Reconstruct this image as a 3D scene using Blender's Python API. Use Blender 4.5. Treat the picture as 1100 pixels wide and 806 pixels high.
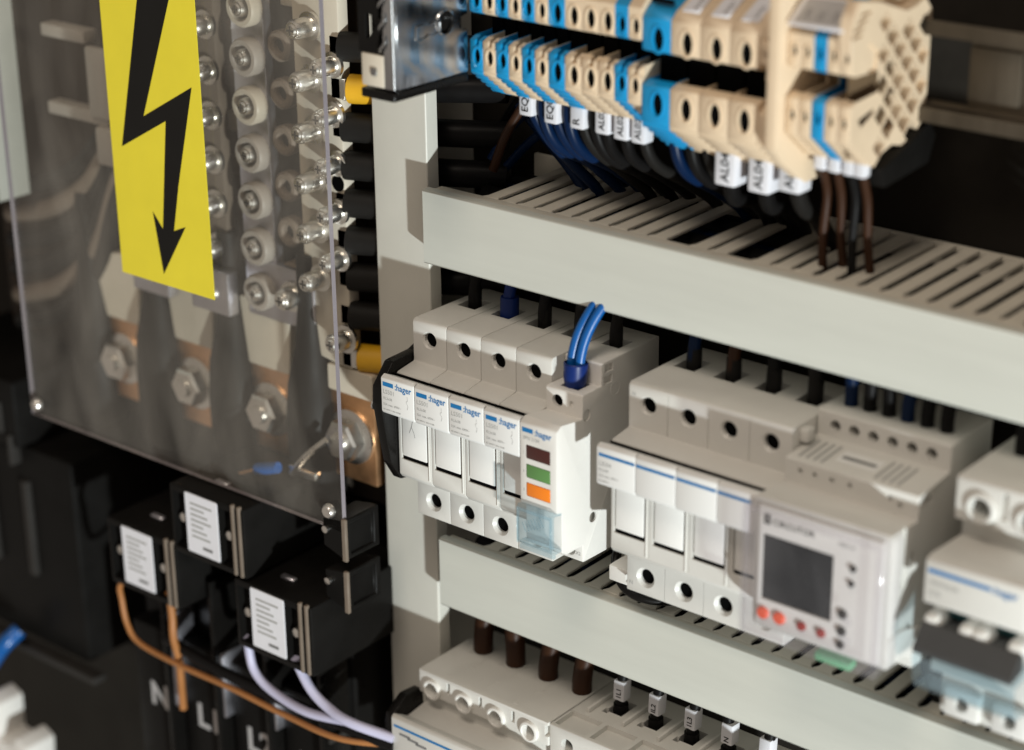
import bpy, bmesh, math, random
from mathutils import Vector, Matrix
R = math.radians
random.seed(7)
for o in list(bpy.data.objects): bpy.data.objects.remove(o)
scene = bpy.context.scene
C = scene.collection
S = 0.001            # the scene is written in millimetres

# ------------------------------------------------------------------ camera
CAM = Vector((514.034, -567.471, 297.745))
cam = bpy.data.objects.new('camera', bpy.data.cameras.new('camera')); C.objects.link(cam)
RIGHT = Vector((0.77133897, 0.63633919, -0.01042229)); FWD = Vector((-0.59213329, 0.71155986, -0.3782337))
RIGHT = (RIGHT - FWD * RIGHT.dot(FWD) / FWD.length_squared).normalized(); FWD.normalize(); UP = RIGHT.cross(FWD)
cam.matrix_world = Matrix((
    (RIGHT.x, UP.x, -FWD.x, CAM.x * S), (RIGHT.y, UP.y, -FWD.y, CAM.y * S), (RIGHT.z, UP.z, -FWD.z, CAM.z * S), (0, 0, 0, 1)))
cam.data.sensor_width = 36; cam.data.lens = 2251.84 / 1100 * 36
cam.data.clip_start = 0.02; cam.data.clip_end = 20
cam.data.dof.use_dof = True
cam.data.dof.focus_distance = 0.819
cam.data.dof.aperture_fstop = 5.2
cam.data.dof.aperture_blades = 8
scene.camera = cam

# ------------------------------------------------------------------ light
world = bpy.data.worlds.new('World'); scene.world = world; world.use_nodes = True
bg = world.node_tree.nodes['Background']; bg.inputs[0].default_value = (1.0, 0.87, 0.75, 1); bg.inputs[1].default_value = 0.30
def area(name, loc, target, size, power, col, shape='DISK'):
    l = bpy.data.lights.new(name, 'AREA'); l.shape = shape; l.size = size * S; l.energy = power; l.color = col
    o = bpy.data.objects.new(name, l); C.objects.link(o); o.location = Vector(loc) * S
    o.rotation_euler = (Vector(target) - Vector(loc)).to_track_quat('-Z', 'Y').to_euler(); return o
TG = Vector((60, 0, -20)); LD = Vector((1.80, -1.06, -0.70)).normalized()
area('work_lamp', TG + LD * 1900, TG, 60, 45, (0.93, 1.0, 1.0))
area('fill_light', (350, -1000, 1600), (0, 0, 0), 600, 12, (1.0, 0.87, 0.73))  # unseen soft fill added above and in front to lift the top surfaces
scene.view_settings.view_transform = 'Standard'; scene.view_settings.look = 'None'
scene.view_settings.exposure = 0.0; scene.view_settings.gamma = 1.0
scene.view_settings.use_curve_mapping = False
scene.render.engine = 'CYCLES'
scene.cycles.max_bounces = 10; scene.cycles.transparent_max_bounces = 16
scene.cycles.caustics_reflective = False; scene.cycles.caustics_refractive = False
scene.render.resolution_x = 1024; scene.render.resolution_y = 750

# ------------------------------------------------------------------ materials
def node_mat(name):
    m = bpy.data.materials.new(name); m.use_nodes = True
    nt = m.node_tree; return m, nt, nt.nodes['Principled BSDF']
def plastic(name, col, rough=0.45, var=0.06, grain=0.25, metal=0.0, scale=900, smudge=0.12, spec=0.5, coat=0.0):
    m, nt, b = node_mat(name); N = nt.nodes; Lk = nt.links
    tc = N.new('ShaderNodeTexCoord')
    n1 = N.new('ShaderNodeTexNoise'); n1.inputs['Scale'].default_value = 45; n1.inputs['Detail'].default_value = 6; n1.inputs['Roughness'].default_value = .65
    n2 = N.new('ShaderNodeTexNoise'); n2.inputs['Scale'].default_value = scale; n2.inputs['Detail'].default_value = 3
    for n in (n1, n2): Lk.new(tc.outputs['Object'], n.inputs['Vector'])
    mx = N.new('ShaderNodeMix'); mx.data_type = 'RGBA'
    c = Vector(col)
    mx.inputs[6].default_value = (*(c * (1 - var)), 1); mx.inputs[7].default_value = (*[min(1, v * (1 + var)) for v in c], 1)
    ra = N.new('ShaderNodeMapRange'); ra.inputs[1].default_value = .3; ra.inputs[2].default_value = .7
    Lk.new(n1.outputs[0], ra.inputs[0]); Lk.new(ra.outputs[0], mx.inputs[0]); Lk.new(mx.outputs[2], b.inputs['Base Color'])
    rr = N.new('ShaderNodeMapRange'); rr.inputs[1].default_value = .3; rr.inputs[2].default_value = .7
    rr.inputs[3].default_value = max(.03, rough - smudge); rr.inputs[4].default_value = min(1, rough + smudge)
    Lk.new(n1.outputs[0], rr.inputs[0]); Lk.new(rr.outputs[0], b.inputs['Roughness'])
    bp = N.new('ShaderNodeBump'); bp.inputs['Strength'].default_value = grain; bp.inputs['Distance'].default_value = 0.00012
    Lk.new(n2.outputs[0], bp.inputs['Height']); Lk.new(bp.outputs[0], b.inputs['Normal'])
    b.inputs['Metallic'].default_value = metal; b.inputs['Specular IOR Level'].default_value = spec
    b.inputs['Coat Weight'].default_value = coat
    return m
def clear(name, tint=(1, 1, 1), haze=0.06, hazecol=(.8, .78, .75), rough=0.08, gloss=1.0):
    m = bpy.data.materials.new(name); m.use_nodes = True; nt = m.node_tree; N = nt.nodes; Lk = nt.links
    N.remove(N['Principled BSDF']); out = N['Material Output']
    tr = N.new('ShaderNodeBsdfTransparent'); tr.inputs[0].default_value = (*tint, 1)
    df = N.new('ShaderNodeBsdfDiffuse'); df.inputs[0].default_value = (*hazecol, 1)
    gl = N.new('ShaderNodeBsdfGlossy'); gl.inputs['Roughness'].default_value = rough
    tc = N.new('ShaderNodeTexCoord'); ns = N.new('ShaderNodeTexNoise'); ns.inputs['Scale'].default_value = 30; ns.inputs['Detail'].default_value = 7; ns.inputs['Distortion'].default_value = 1.2
    mp = N.new('ShaderNodeMapping'); mp.inputs['Scale'].default_value = (1, 1, .4); mp.inputs['Rotation'].default_value = (0, .5, 0); Lk.new(tc.outputs['Object'], mp.inputs[0]); Lk.new(mp.outputs[0], ns.inputs['Vector'])
    mr = N.new('ShaderNodeMapRange'); mr.inputs[1].default_value = .35; mr.inputs[2].default_value = .8
    mr.inputs[3].default_value = haze * .5; mr.inputs[4].default_value = haze * 3.2; Lk.new(ns.outputs[0], mr.inputs[0])  # haze streaks paint glare and reflections on the sheet, with a little dust
    m1 = N.new('ShaderNodeMixShader'); Lk.new(mr.outputs[0], m1.inputs[0]); Lk.new(tr.outputs[0], m1.inputs[1]); Lk.new(df.outputs[0], m1.inputs[2])
    lw = N.new('ShaderNodeLayerWeight'); lw.inputs[0].default_value = .5      # Schlick reflectance of a thin clear sheet
    pw = N.new('ShaderNodeMath'); pw.operation = 'POWER'; pw.inputs[1].default_value = 5; Lk.new(lw.outputs['Facing'], pw.inputs[0])
    mu = N.new('ShaderNodeMath'); mu.operation = 'MULTIPLY_ADD'; mu.inputs[1].default_value = .9 * gloss; mu.inputs[2].default_value = .04 * gloss; Lk.new(pw.outputs[0], mu.inputs[0])
    m2 = N.new('ShaderNodeMixShader'); Lk.new(mu.outputs[0], m2.inputs[0]); Lk.new(m1.outputs[0], m2.inputs[1]); Lk.new(gl.outputs[0], m2.inputs[2])
    Lk.new(m2.outputs[0], out.inputs[0]); return m
def metal(name, col, rough=.3, streak=False, var=.12):
    m = plastic(name, col, rough, var, .35, 1.0, 500, .1)
    if streak:
        nt = m.node_tree
        for n in nt.nodes:
            if n.type == 'TEX_NOISE':
                mp = nt.nodes.new('ShaderNodeMapping'); mp.inputs['Scale'].default_value = (1, 1, .15)
                l = n.inputs['Vector'].links[0]; src = l.from_socket; nt.links.new(src, mp.inputs[0]); nt.links.new(mp.outputs[0], n.inputs['Vector'])
    return m
M = dict(
    mod=plastic('module_plastic', (.62, .61, .575), .42, .03, .22),
    modw=plastic('module_plastic_white', (.71, .695, .66), .40, .02, .18),
    label=plastic('label_print_white', (.74, .74, .725), .38, .02, .10),
    door=plastic('door_plastic', (.80, .795, .77), .42, .02, .12),
    duct=plastic('duct_pvc', (.545, .555, .505), .40, .04, .15, scale=700),
    ductdim=plastic('duct_finger_pvc', (.60, .565, .485), .5, .05, .2),
    pillar=plastic('profile_paint', (.565, .555, .50), .45, .03, .25),
    beige=plastic('terminal_beige', (.68, .535, .375), .5, .05, .25),
    blue=plastic('terminal_blue', (.006, .27, .56), .42, .06, .2),
    bluelogo=plastic('print_blue', (.003, .15, .39), .5, .03, .05),
    greyprint=plastic('print_grey', (.16, .16, .16), .6, .03, .05),
    paleprint=plastic('print_pale', (.34, .34, .33), .6, .03, .05),
    blackprint=plastic('print_black', (.012, .011, .010), .65, .1, .05, spec=0.1),
    tag=plastic('tag_white', (.70, .70, .74), .5, .03, .1),
    black=plastic('black_plastic', (.007, .0065, .006), .42, .15, .3, spec=0.09),
    blackgloss=plastic('black_gloss', (.006, .0055, .005), .25, .15, .15, spec=0.16),
    char=plastic('charcoal_plastic', (.028, .026, .024), .5, .12, .3, spec=0.15),
    shade_black=plastic('cavity_shade', (.003, .003, .003), .9, .1, .1, spec=0.02),  # near-black that stands for the shade in holes, slits and gaps
    plate=plastic('mounting_plate_grey', (.020, .0175, .0145), .7, .2, .3, spec=0.08),
    wblack=plastic('wire_black', (.007, .0065, .0065), .45, .1, .1, scale=300, spec=0.1),
    wgrey=plastic('wire_dark_grey', (.012, .011, .010), .5, .1, .1, scale=300, spec=0.12),
    wblue=plastic('wire_blue', (.002, .012, .044), .38, .1, .1, scale=300, spec=0.15),
    wbright=plastic('wire_bright_blue', (.001, .085, .31), .33, .1, .1, scale=300),
    wcollar=plastic('collar_blue', (.003, .018, .12), .42, .1, .1, scale=300, spec=0.25),
    wbrown=plastic('wire_brown', (.034, .013, .0055), .45, .12, .1, scale=300, spec=0.2),
    worange=plastic('wire_orange', (.34, .14, .042), .42, .1, .1, scale=300),
    wlilac=plastic('wire_lilac', (.48, .47, .62), .42, .06, .1, scale=300),
    wyellow=plastic('sleeve_yellow', (.70, .38, .015), .5, .1, .2, scale=300),
    yellow=plastic('sticker_yellow', (.76, .64, .035), .5, .03, .08),
    cream=plastic('cream_plastic', (.62, .56, .46), .45, .05, .2),
    insul=plastic('insulator_brown', (.17, .135, .105), .55, .15, .2, spec=0.25),
    sleeve=plastic('shrink_sleeve', (.010, .009, .008), .55, .15, .3, scale=300, spec=0.2),
    zinc=metal('galvanised_steel', (.46, .47, .48), .17, True, .4),
    steel=metal('screw_steel', (.80, .78, .74), .30),
    lilacbar=metal('tinned_bar', (.62, .61, .66), .42),
    copper=metal('copper', (.80, .46, .24), .42, False, .2),
    rail=metal('rail_zinc', (.13, .11, .085), .55, True, .3),
    redwin=plastic('indicator_dark_red', (.055, .012, .010), .15, .05, .02, coat=.5),
    green=plastic('indicator_green', (.10, .24, .07), .18, .05, .02, coat=.5),
    orange=plastic('indicator_orange', (.85, .22, .012), .2, .05, .02, coat=.5),
    led=plastic('button_orange', (.78, .085, .022), .35, .05, .05),
    ledred=plastic('button_red', (.30, .035, .028), .35, .05, .05),
    lcd=plastic('lcd_glass', (.010, .013, .016), .25, .15, .02, spec=0.3),
    pocket_shade=plastic('pocket_shade_brown', (.12, .08, .045), .6, .15, .2, spec=.2),  # dark brown standing for the shade in the end block's pockets
    cardgrey=plastic('card_print', (.40, .39, .39), .6, .05, .1),
    ringgrey=plastic('ring_grey', (.40, .36, .32), .45, .1, .2),
    boarddark=plastic('board_dark', (.060, .048, .038), .6, .2, .2, spec=.1),
    seal=plastic('seal_green', (.13, .42, .22), .4, .05, .05),
    greytoggle=plastic('toggle_grey', (.055, .055, .055), .5, .08, .2, spec=0.25),
    teal=plastic('toggle_window_teal', (.012, .06, .065), .4, .1, .1),
    acrylic=clear('acrylic_sheet', (.955, .95, .935), .030, (.72, .66, .58), .06, .9),
    acedge=plastic('acrylic_edge', (.24, .215, .235), .25, .05, .05),
    clearblue=clear('clear_cover_blue', (.86, .93, .96), .05, (.62, .75, .82), .12, 1.2),
    clearcov=clear('clear_cover', (.965, .96, .97), .016, (.80, .78, .80), .05, .65),
)

# long faint handling streaks along the duct lids
nt_ = M['duct'].node_tree
for n_ in [n for n in nt_.nodes if n.type == 'TEX_NOISE' and n.inputs['Scale'].default_value < 100]:
    mp_ = nt_.nodes.new('ShaderNodeMapping'); mp_.inputs['Scale'].default_value = (.25, 1, 2.2); src_ = n_.inputs['Vector'].links[0].from_socket
    nt_.links.new(src_, mp_.inputs[0]); nt_.links.new(mp_.outputs[0], n_.inputs['Vector'])

# ------------------------------------------------------------------ mesh helpers (mm)
def NB(): return bmesh.new()
def box(bm, x0, x1, y0, y1, z0, z1):
    vs = [bm.verts.new(p) for p in ((x0,y0,z0),(x1,y0,z0),(x1,y1,z0),(x0,y1,z0),(x0,y0,z1),(x1,y0,z1),(x1,y1,z1),(x0,y1,z1))]
    for f in ((3,2,1,0),(4,5,6,7),(0,1,5,4),(1,2,6,5),(2,3,7,6),(3,0,4,7)): bm.faces.new([vs[i] for i in f])
    return bm
def prism(bm, poly, a0, a1, axis='x'):
    """extrude a 2D outline. axis x: poly=(y,z); axis y: poly=(x,z); axis z: poly=(x,y)"""
    def P(u, v, a): return {'x': (a, u, v), 'y': (u, a, v), 'z': (u, v, a)}[axis]
    A = [bm.verts.new(P(u, v, a0)) for u, v in poly]; B = [bm.verts.new(P(u, v, a1)) for u, v in poly]
    n = len(poly); fs = [bm.faces.new(A), bm.faces.new(B[::-1])]
    for i in range(n): fs.append(bm.faces.new((A[i], A[(i + 1) % n], B[(i + 1) % n], B[i])))
    bmesh.ops.recalc_face_normals(bm, faces=fs); return bm
def fillet(poly, rad, n=4):
    out = []; N = len(poly)
    for i, p in enumerate(poly):
        r = rad.get(i, 0) if isinstance(rad, dict) else rad
        p = Vector(p); a = Vector(poly[i - 1]) - p; b = Vector(poly[(i + 1) % N]) - p
        if r <= 0: out.append(tuple(p)); continue
        la, lb = a.length, b.length; a.normalize(); b.normalize()
        ang = a.angle(b); d = min(r / math.tan(ang / 2), la * .49, lb * .49)
        p0, p2 = p + a * d, p + b * d
        for k in range(n + 1):
            t = k / n; out.append(tuple(p0 * (1 - t) ** 2 + p * 2 * t * (1 - t) + p2 * t * t))
    return out
def cyl(bm, p0, p1, r0, r1=None, n=20, caps=True, sx=1, sy=1):
    p0, p1 = Vector(p0), Vector(p1); r1 = r0 if r1 is None else r1
    q = (p1 - p0).to_track_quat('Z', 'Y')
    ring = lambda p, r: [bm.verts.new(p + q @ Vector((math.cos(2*math.pi*i/n)*r*sx, math.sin(2*math.pi*i/n)*r*sy, 0))) for i in range(n)]
    A, B = ring(p0, r0), ring(p1, r1)
    for i in range(n): bm.faces.new((A[i], A[(i+1)%n], B[(i+1)%n], B[i]))
    if caps: bm.faces.new(A[::-1]); bm.faces.new(B)
    return bm
def lathe(bm, p, d, prof, n=20, closed=False):
    """prof: list of (r, h) along direction d from p"""
    p, d = Vector(p), Vector(d).normalized(); q = d.to_track_quat('Z', 'Y'); rings = []; fs = []
    for r, h in prof:
        if r < 1e-6: rings.append([bm.verts.new(p + d * h)])
        else: rings.append([bm.verts.new(p + q @ Vector((math.cos(2*math.pi*i/n)*r, math.sin(2*math.pi*i/n)*r, h))) for i in range(n)])
    seq = list(zip(rings, rings[1:])) + ([(rings[-1], rings[0])] if closed else [])
    for A, B in seq:
        for i in range(n):
            j = (i + 1) % n
            if len(A) == 1 and len(B) == 1: continue
            if len(A) == 1: fs.append(bm.faces.new((A[0], B[j], B[i])))
            elif len(B) == 1: fs.append(bm.faces.new((A[i], A[j], B[0])))
            else: fs.append(bm.faces.new((A[i], A[j], B[j], B[i])))
    if not closed:
        if len(rings[0]) > 1: fs.append(bm.faces.new(rings[0][::-1]))
        if len(rings[-1]) > 1: fs.append(bm.faces.new(rings[-1]))
    bmesh.ops.recalc_face_normals(bm, faces=fs); return bm
def spline(pts, k=8):
    P = [Vector(p) for p in pts]; P = [P[0] * 2 - P[1]] + P + [P[-1] * 2 - P[-2]]; out = []
    for i in range(1, len(P) - 2):
        for s in range(k):
            t = s / k; a, b, c, d = P[i-1:i+3]
            out.append(.5 * ((2*b) + (c-a)*t + (2*a-5*b+4*c-d)*t*t + (3*b-a-3*c+d)*t**3))
    out.append(P[-2]); return out
def tube(bm, pts, r, n=12, k=8):
    P = spline(pts, k); rings = []; up = None; fs = []
    for i, p in enumerate(P):
        t = (P[min(i+1, len(P)-1)] - P[max(i-1, 0)]).normalized()
        if up is None: up = t.orthogonal().normalized()
        up = (up - t * up.dot(t)).normalized(); v = t.cross(up)
        rings.append([bm.verts.new(p + (up * math.cos(2*math.pi*j/n) + v * math.sin(2*math.pi*j/n)) * r) for j in range(n)])
    for A, B in zip(rings, rings[1:]):
        for j in range(n): fs.append(bm.faces.new((A[j], A[(j+1)%n], B[(j+1)%n], B[j])))
    fs.append(bm.faces.new(rings[0][::-1])); fs.append(bm.faces.new(rings[-1]))
    bmesh.ops.recalc_face_normals(bm, faces=fs); return bm
def bevel(bm, w=.4, seg=2, ang=28):
    bm.normal_update()
    es = [e for e in bm.edges if len(e.link_faces) == 2 and e.calc_face_angle(0) > R(ang)]
    bmesh.ops.bevel(bm, geom=es, offset=w, segments=seg, profile=.5, affect='EDGES', clamp_overlap=True); return bm
def cut(bm, *cutters):
    """subtract closed cutters (bmeshes) from a closed bmesh"""
    def tmp(b):
        me = bpy.data.meshes.new('tmp'); bmesh.ops.triangulate(b, faces=[f for f in b.faces if len(f.verts) > 4]); b.normal_update(); b.to_mesh(me)
        o = bpy.data.objects.new('tmp', me); C.objects.link(o); return o
    base = tmp(bm); cs = [tmp(c) for c in cutters]
    for c in cs:
        m = base.modifiers.new('b', 'BOOLEAN'); m.operation = 'DIFFERENCE'; m.object = c; m.solver = 'EXACT'; m.use_self = True
    dg = bpy.context.evaluated_depsgraph_get(); dg.update(); me = bpy.data.meshes.new_from_object(base.evaluated_get(dg))
    out = bmesh.new(); out.from_mesh(me)
    for o in [base] + cs:
        d = o.data; bpy.data.objects.remove(o); bpy.data.meshes.remove(d)
    bpy.data.meshes.remove(me); bm.free()
    bmesh.ops.dissolve_limit(out, angle_limit=R(.5), verts=out.verts, edges=out.edges)
    return out
def mesh(name, bm, mat, ang=38):
    me = bpy.data.meshes.new(name); bmesh.ops.scale(bm, vec=(S, S, S), verts=bm.verts); bm.to_mesh(me); bm.free()
    for mm in (mat if isinstance(mat, (list, tuple)) else [mat]): me.materials.append(M[mm])
    me.polygons.foreach_set('use_smooth', [True] * len(me.polygons)); me.set_sharp_from_angle(angle=R(ang)); return me
def put(name, me, parent=None, loc=(0, 0, 0), rot=None, label=None):
    o = bpy.data.objects.new(name, me); C.objects.link(o); o.parent = parent; o.location = Vector(loc) * S
    if rot: o.rotation_euler = rot
    if label: o['label'] = label
    return o
def obj(name, bm, mat, parent=None, loc=(0, 0, 0), rot=None, label=None, ang=38): return put(name, mesh(name, bm, mat, ang), parent, loc, rot, label)
def tag(o, label, cat, group=None):
    o['label'] = label; o['category'] = cat
    if group: o['group'] = group
    return o
def thing(name, label, cat, loc=(0, 0, 0), group=None, rotz=0):
    o = bpy.data.objects.new(name, None); C.objects.link(o); o.location = Vector(loc) * S; o.rotation_euler.z = rotz
    o.empty_display_size = .01; return tag(o, label, cat, group)
def struct(o): o['kind'] = 'structure'; return o
def copy_tree(o, parent=None):
    c = o.copy(); C.objects.link(c); c.parent = parent
    for ch in list(o.children): copy_tree(ch, c)
    return c
_tc = {}
def text(s, size, mat, parent, loc, rot=(R(90), 0, 0), bold=0.0, align='LEFT', sx=1.0, name='lettering', spacing=1.0):
    key = (s, size, mat, bold, align, sx, spacing)
    if key not in _tc:
        c = bpy.data.curves.new('t', 'FONT'); c.body = s; c.size = size; c.align_x = align; c.offset = bold; c.extrude = .03; c.space_character = spacing; c.resolution_u = 3
        o = bpy.data.objects.new('t', c); C.objects.link(o); dg = bpy.context.evaluated_depsgraph_get(); dg.update()
        me = bpy.data.meshes.new_from_object(o.evaluated_get(dg)); bpy.data.objects.remove(o)
        me.transform(Matrix.Diagonal((S * sx, S, S, 1))); me.materials.clear(); me.materials.append(M[mat]); me.name = 'lettering'; _tc[key] = me
    return put(name, _tc[key], parent, loc, rot)
def bxo(name, dims, mat, parent, bev=.3, loc=(0, 0, 0), seg=2, label=None):
    b = box(NB(), *dims)
    if bev: bevel(b, bev, seg)
    return obj(name, b, mat, parent, loc, label=label)

# ================================================================== SETTING
struct(bxo('mounting_plate', (-900, 420, 82, 85, -700, 420), 'plate', None, 0))

# vertical profile behind the ducts
t = thing('vertical_profile', 'tall cream metal profile standing behind the left ends of the wiring ducts', 'profile', (-46, 20, -330))
obj('front_face', bevel(prism(NB(), fillet([(0, 0), (29, 0), (29, 6.8), (27.4, 6.8), (27.4, 1.6), (1.6, 1.6), (1.6, 60), (0, 60)], {0: 1, 1: .8}), 0, 590, 'z'), .2, 1), 'pillar', t)

# ------------------------------------------------------------------ wiring ducts
def finger_mesh():
    pl = fillet([(-4.3, 0), (4.3, 0), (2.95, 2.6), (2.75, 56), (-2.75, 56), (-2.95, 2.6)], {2: 1.5, 5: 1.5})
    b = prism(NB(), pl, -1.6, 0, 'z'); return mesh('finger', bevel(b, .35, 1), 'ductdim')
FM = finger_mesh()
def duct(label, z0, z1, x0, x1, missing, fx0, fy=10.4):
    t = thing('wiring_duct', label, 'wiring duct', (x0, 10, z0), 'horizontal wiring ducts')
    h = z1 - z0; L = x1 - x0
    lid = fillet([(0, 0), (0, h), (4.2, h), (4.2, h - 1.4), (1.6, h - 1.4), (1.6, 1.4), (5.2, 1.4), (5.2, 0)], {0: .9, 1: .9}, 3)
    obj('lid', bevel(prism(NB(), lid, 0, L), .25, 1), 'duct', t)
    bxo('rim', (1, L, 3, fy + .2, h - 2.6, h - 1.0), 'ductdim', t, .3)
    bxo('lower_wall', (1, L, 6, 68, 1.6, 3.0), 'ductdim', t, .2)
    bxo('rear_wall', (1, L, 68, 70, 1.2, h - 1.0), 'ductdim', t, .2)
    x = fx0 - x0 - 4.4; k = 0
    while x < L - 4:
        if x > 3 and not any(abs(x + x0 - m) < 4.5 for m in missing):
            o = put('finger', FM, t, (x + random.uniform(-.25, .25), fy, h - 1.0 + random.uniform(-.1, .1)), (R(random.uniform(-.2, .9)), R(random.uniform(-2, 2)), R(random.uniform(-.6, .6))))
        x += 8.8; k += 1
    return t
duct('cream slotted wiring duct running below the terminal blocks', 27, 57.4, -11, 300, (106.5, 128), 19.1)
duct('cream slotted wiring duct below the middle row of breakers', -123.4, -92.2, -7, 290, (), 19.2, 7.4)

# dark cables lying inside the two ducts, added to darken the view through the slots
for d, (zt, x0) in enumerate(((56.4, -6), (-93.2, -3))):
    for k in range(6):
        y = 22 + 9.6 * k; zc = zt - 7.5 - 2.0 * (k % 2)
        pts = [(x0 + 50 * i, y + random.uniform(-1.5, 1.5), zc + random.uniform(-1.6, 1.0)) for i in range(6)]
        tag(obj('added_duct_cable', tube(NB(), pts, 4.7, 10, 4), 'wblack' if (k + d) % 3 else 'wblue'), f"{['frontmost', 'second', 'third', 'fourth', 'fifth', 'rearmost'][k]} dark cable lying inside the {['upper', 'lower'][d]} wiring duct, added to darken its slots", 'cable', ['added cables inside the upper duct', 'cables inside the lower duct'][d])

# ------------------------------------------------------------------ rails
def rail(label, z, x0, x1, y):
    t = thing('din_rail', label, 'mounting rail', (x0, y, z), 'mounting rails')
    pr = [(0, -17.5), (1.2, -17.5), (1.2, -13.5), (7.5, -13.5), (7.5, 13.5), (1.2, 13.5), (1.2, 17.5), (0, 17.5), (0, 12.3), (6.3, 12.3), (6.3, -12.3), (0, -12.3)]
    obj('rail_profile', cut(bevel(prism(NB(), pr, 0, x1 - x0), .2, 1), box(NB(), 130, 171, 4, 10, -11, 11)), 'rail', t); return t
rt = rail('dull zinc rail that carries the terminal blocks', 125, 24, 330, 50)
bxo('back_strip', (171, 190, 5.2, 6.0, -9.5, 9.5), 'rail', rt, .4)
rail('zinc rail hidden behind the middle row of breakers', -35, -20, 330, 46)

# ================================================================== MODULE PROFILE
PROF = [(44, 7.6), (0, 7.6), (0, -10.2), (-9.7, -11.7), (-10.3, -12.6), (-10.3, -55.6), (-9.0, -57.4), (0, -60.6), (0, -77.5), (44, -77.5)]
def module_body(w, poles, pitch=17.5, up=True, door=True, wireholes=True, gap=.09):
    b = prism(NB(), fillet(PROF, {1: 2.0, 2: .8, 4: .6, 5: .8, 6: 1.5, 7: 1.2, 8: .9}), gap, w - gap)
    bevel(b, .32, 2, 40)
    cs = []
    c = NB(); c2 = NB(); c3 = NB(); c4 = NB()
    for i in range(poles):
        xc = pitch * (i + .5)
        cyl(c, (xc, -2, 0), (xc, 13, 0), 3.05, n=28); cyl(c, (xc, -2, -69.9), (xc, 13, -69.9), 3.05, n=28)
        cyl(c2, (xc, -.05, 0), (xc, .75, 0), 3.75, 3.0, n=28); cyl(c2, (xc, -.05, -69.9), (xc, 1.3, -69.9), 4.2, 3.0, n=28)
        if door: box(c3, xc - 7.3, xc + 6.9, -12, -9.5, -49.0, -24)
        if door: box(c3, xc - 6.9, xc + 6.5, -9.6, -3, -48.95, -47.3)
        if wireholes: box(c4, xc - 4.6, xc + 4.6, 22, 33, -2, 9)
    if poles > 1:
        c5 = NB()
        for i in range(1, poles):
            x = pitch * i
            box(c5, x - .13, x + .13, -1, .35, -9.8, 7.0); box(c5, x - .13, x + .13, -1, .35, -77.0, -61.5); box(c5, x - .13, x + .13, -11, -9.95, -55, -13)
        c4_ = [c5]
    else: c4_ = []
    cs = [c, c2] + c4_ + ([c3] if door else []) + ([c4] if wireholes else [])
    return cut(b, *cs)
def screws(t, poles, pitch=17.5):  # near-black plugs just under the rim paint the shade inside the holes
    for i in range(poles):
        for z in (0, -69.9):
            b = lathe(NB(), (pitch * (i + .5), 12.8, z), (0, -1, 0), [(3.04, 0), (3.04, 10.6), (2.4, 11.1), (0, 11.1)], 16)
            obj('terminal_screw_or_shade', b, 'shade_black', t)
HPROF = fillet([(-11.7, -12.9), (-17.6, -10.1), (-19.5, -11.2), (-19.5, -25.2), (-18.9, -26.2), (-11.6, -26.2)], {1: .6, 2: .8, 3: .5, 4: .4})
def handle_bm(w, gap=.26): return box(bevel(prism(NB(), HPROF, gap, w - gap), .42, 2, 40), 4, w - 4, -12, -10, -25, -14)
def logo(t, x, y, z, k=1.0, word=True):
    b = box(NB(), x, x + 5.4 * k, y - .06, y, z - 1.75, z); obj('logo_bar', b, 'bluelogo', t)
    if word: text(':hager', 3.8 * k, 'bluelogo', t, (x + 6.3 * k, y - .03, z - 2.1), bold=.05, sx=.92)
def door_part(t, xc, scribble=False):
    d = obj('door', bevel(box(NB(), xc - 6.55, xc + 6.15, -10.35, -9.2, -47.25, -25.2), .35, 2), 'door', t)
    bxo('slit_shade', (xc - 6.85, xc + 6.45, -9.75, -8.6, -48.9, -47.3), 'shade_black', t, 0)  # near-black strip standing for the shade in the slit below the door
    obj('gap_shade_rod', cyl(NB(), (xc - 8.5, -11.0, -12.5), (xc + 8.5, -11.0, -12.55), .5, n=10), 'shade_black', t)  # dark rod added to draw the shade line behind the handle
    bxo('door_rib', (xc + 7.35, xc + 7.75, -10.75, -10.2, -55.0, -26.5), 'mod', t, .12)
    if scribble:
        b = NB(); P = [(xc - .4, -10.4, -28.5), (xc - 1.1, -10.4, -32.5), (xc - 2.6, -10.4, -36.5)]
        tube(b, P, .09, 6); tube(b, [(xc - 1.6, -10.4, -33.6), (xc - .2, -10.4, -36.2), (xc + .2, -10.4, -38)], .08, 6); obj('pen_mark', b, 'greyprint', d)
def fuse_prototype():
    bodym = mesh('body', module_body(17.5, 1), 'mod'); hm = mesh('handle', handle_bm(17.5), 'label')
    return bodym, hm
bodym, hm = fuse_prototype()
FL = ['leftmost of four fuse holders, with a pen scribble on its door', 'second fuse holder from the left in the row of four',
      'third fuse holder from the left, lit clean white door', 'fourth fuse holder, partly hidden by the module with coloured windows']
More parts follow.
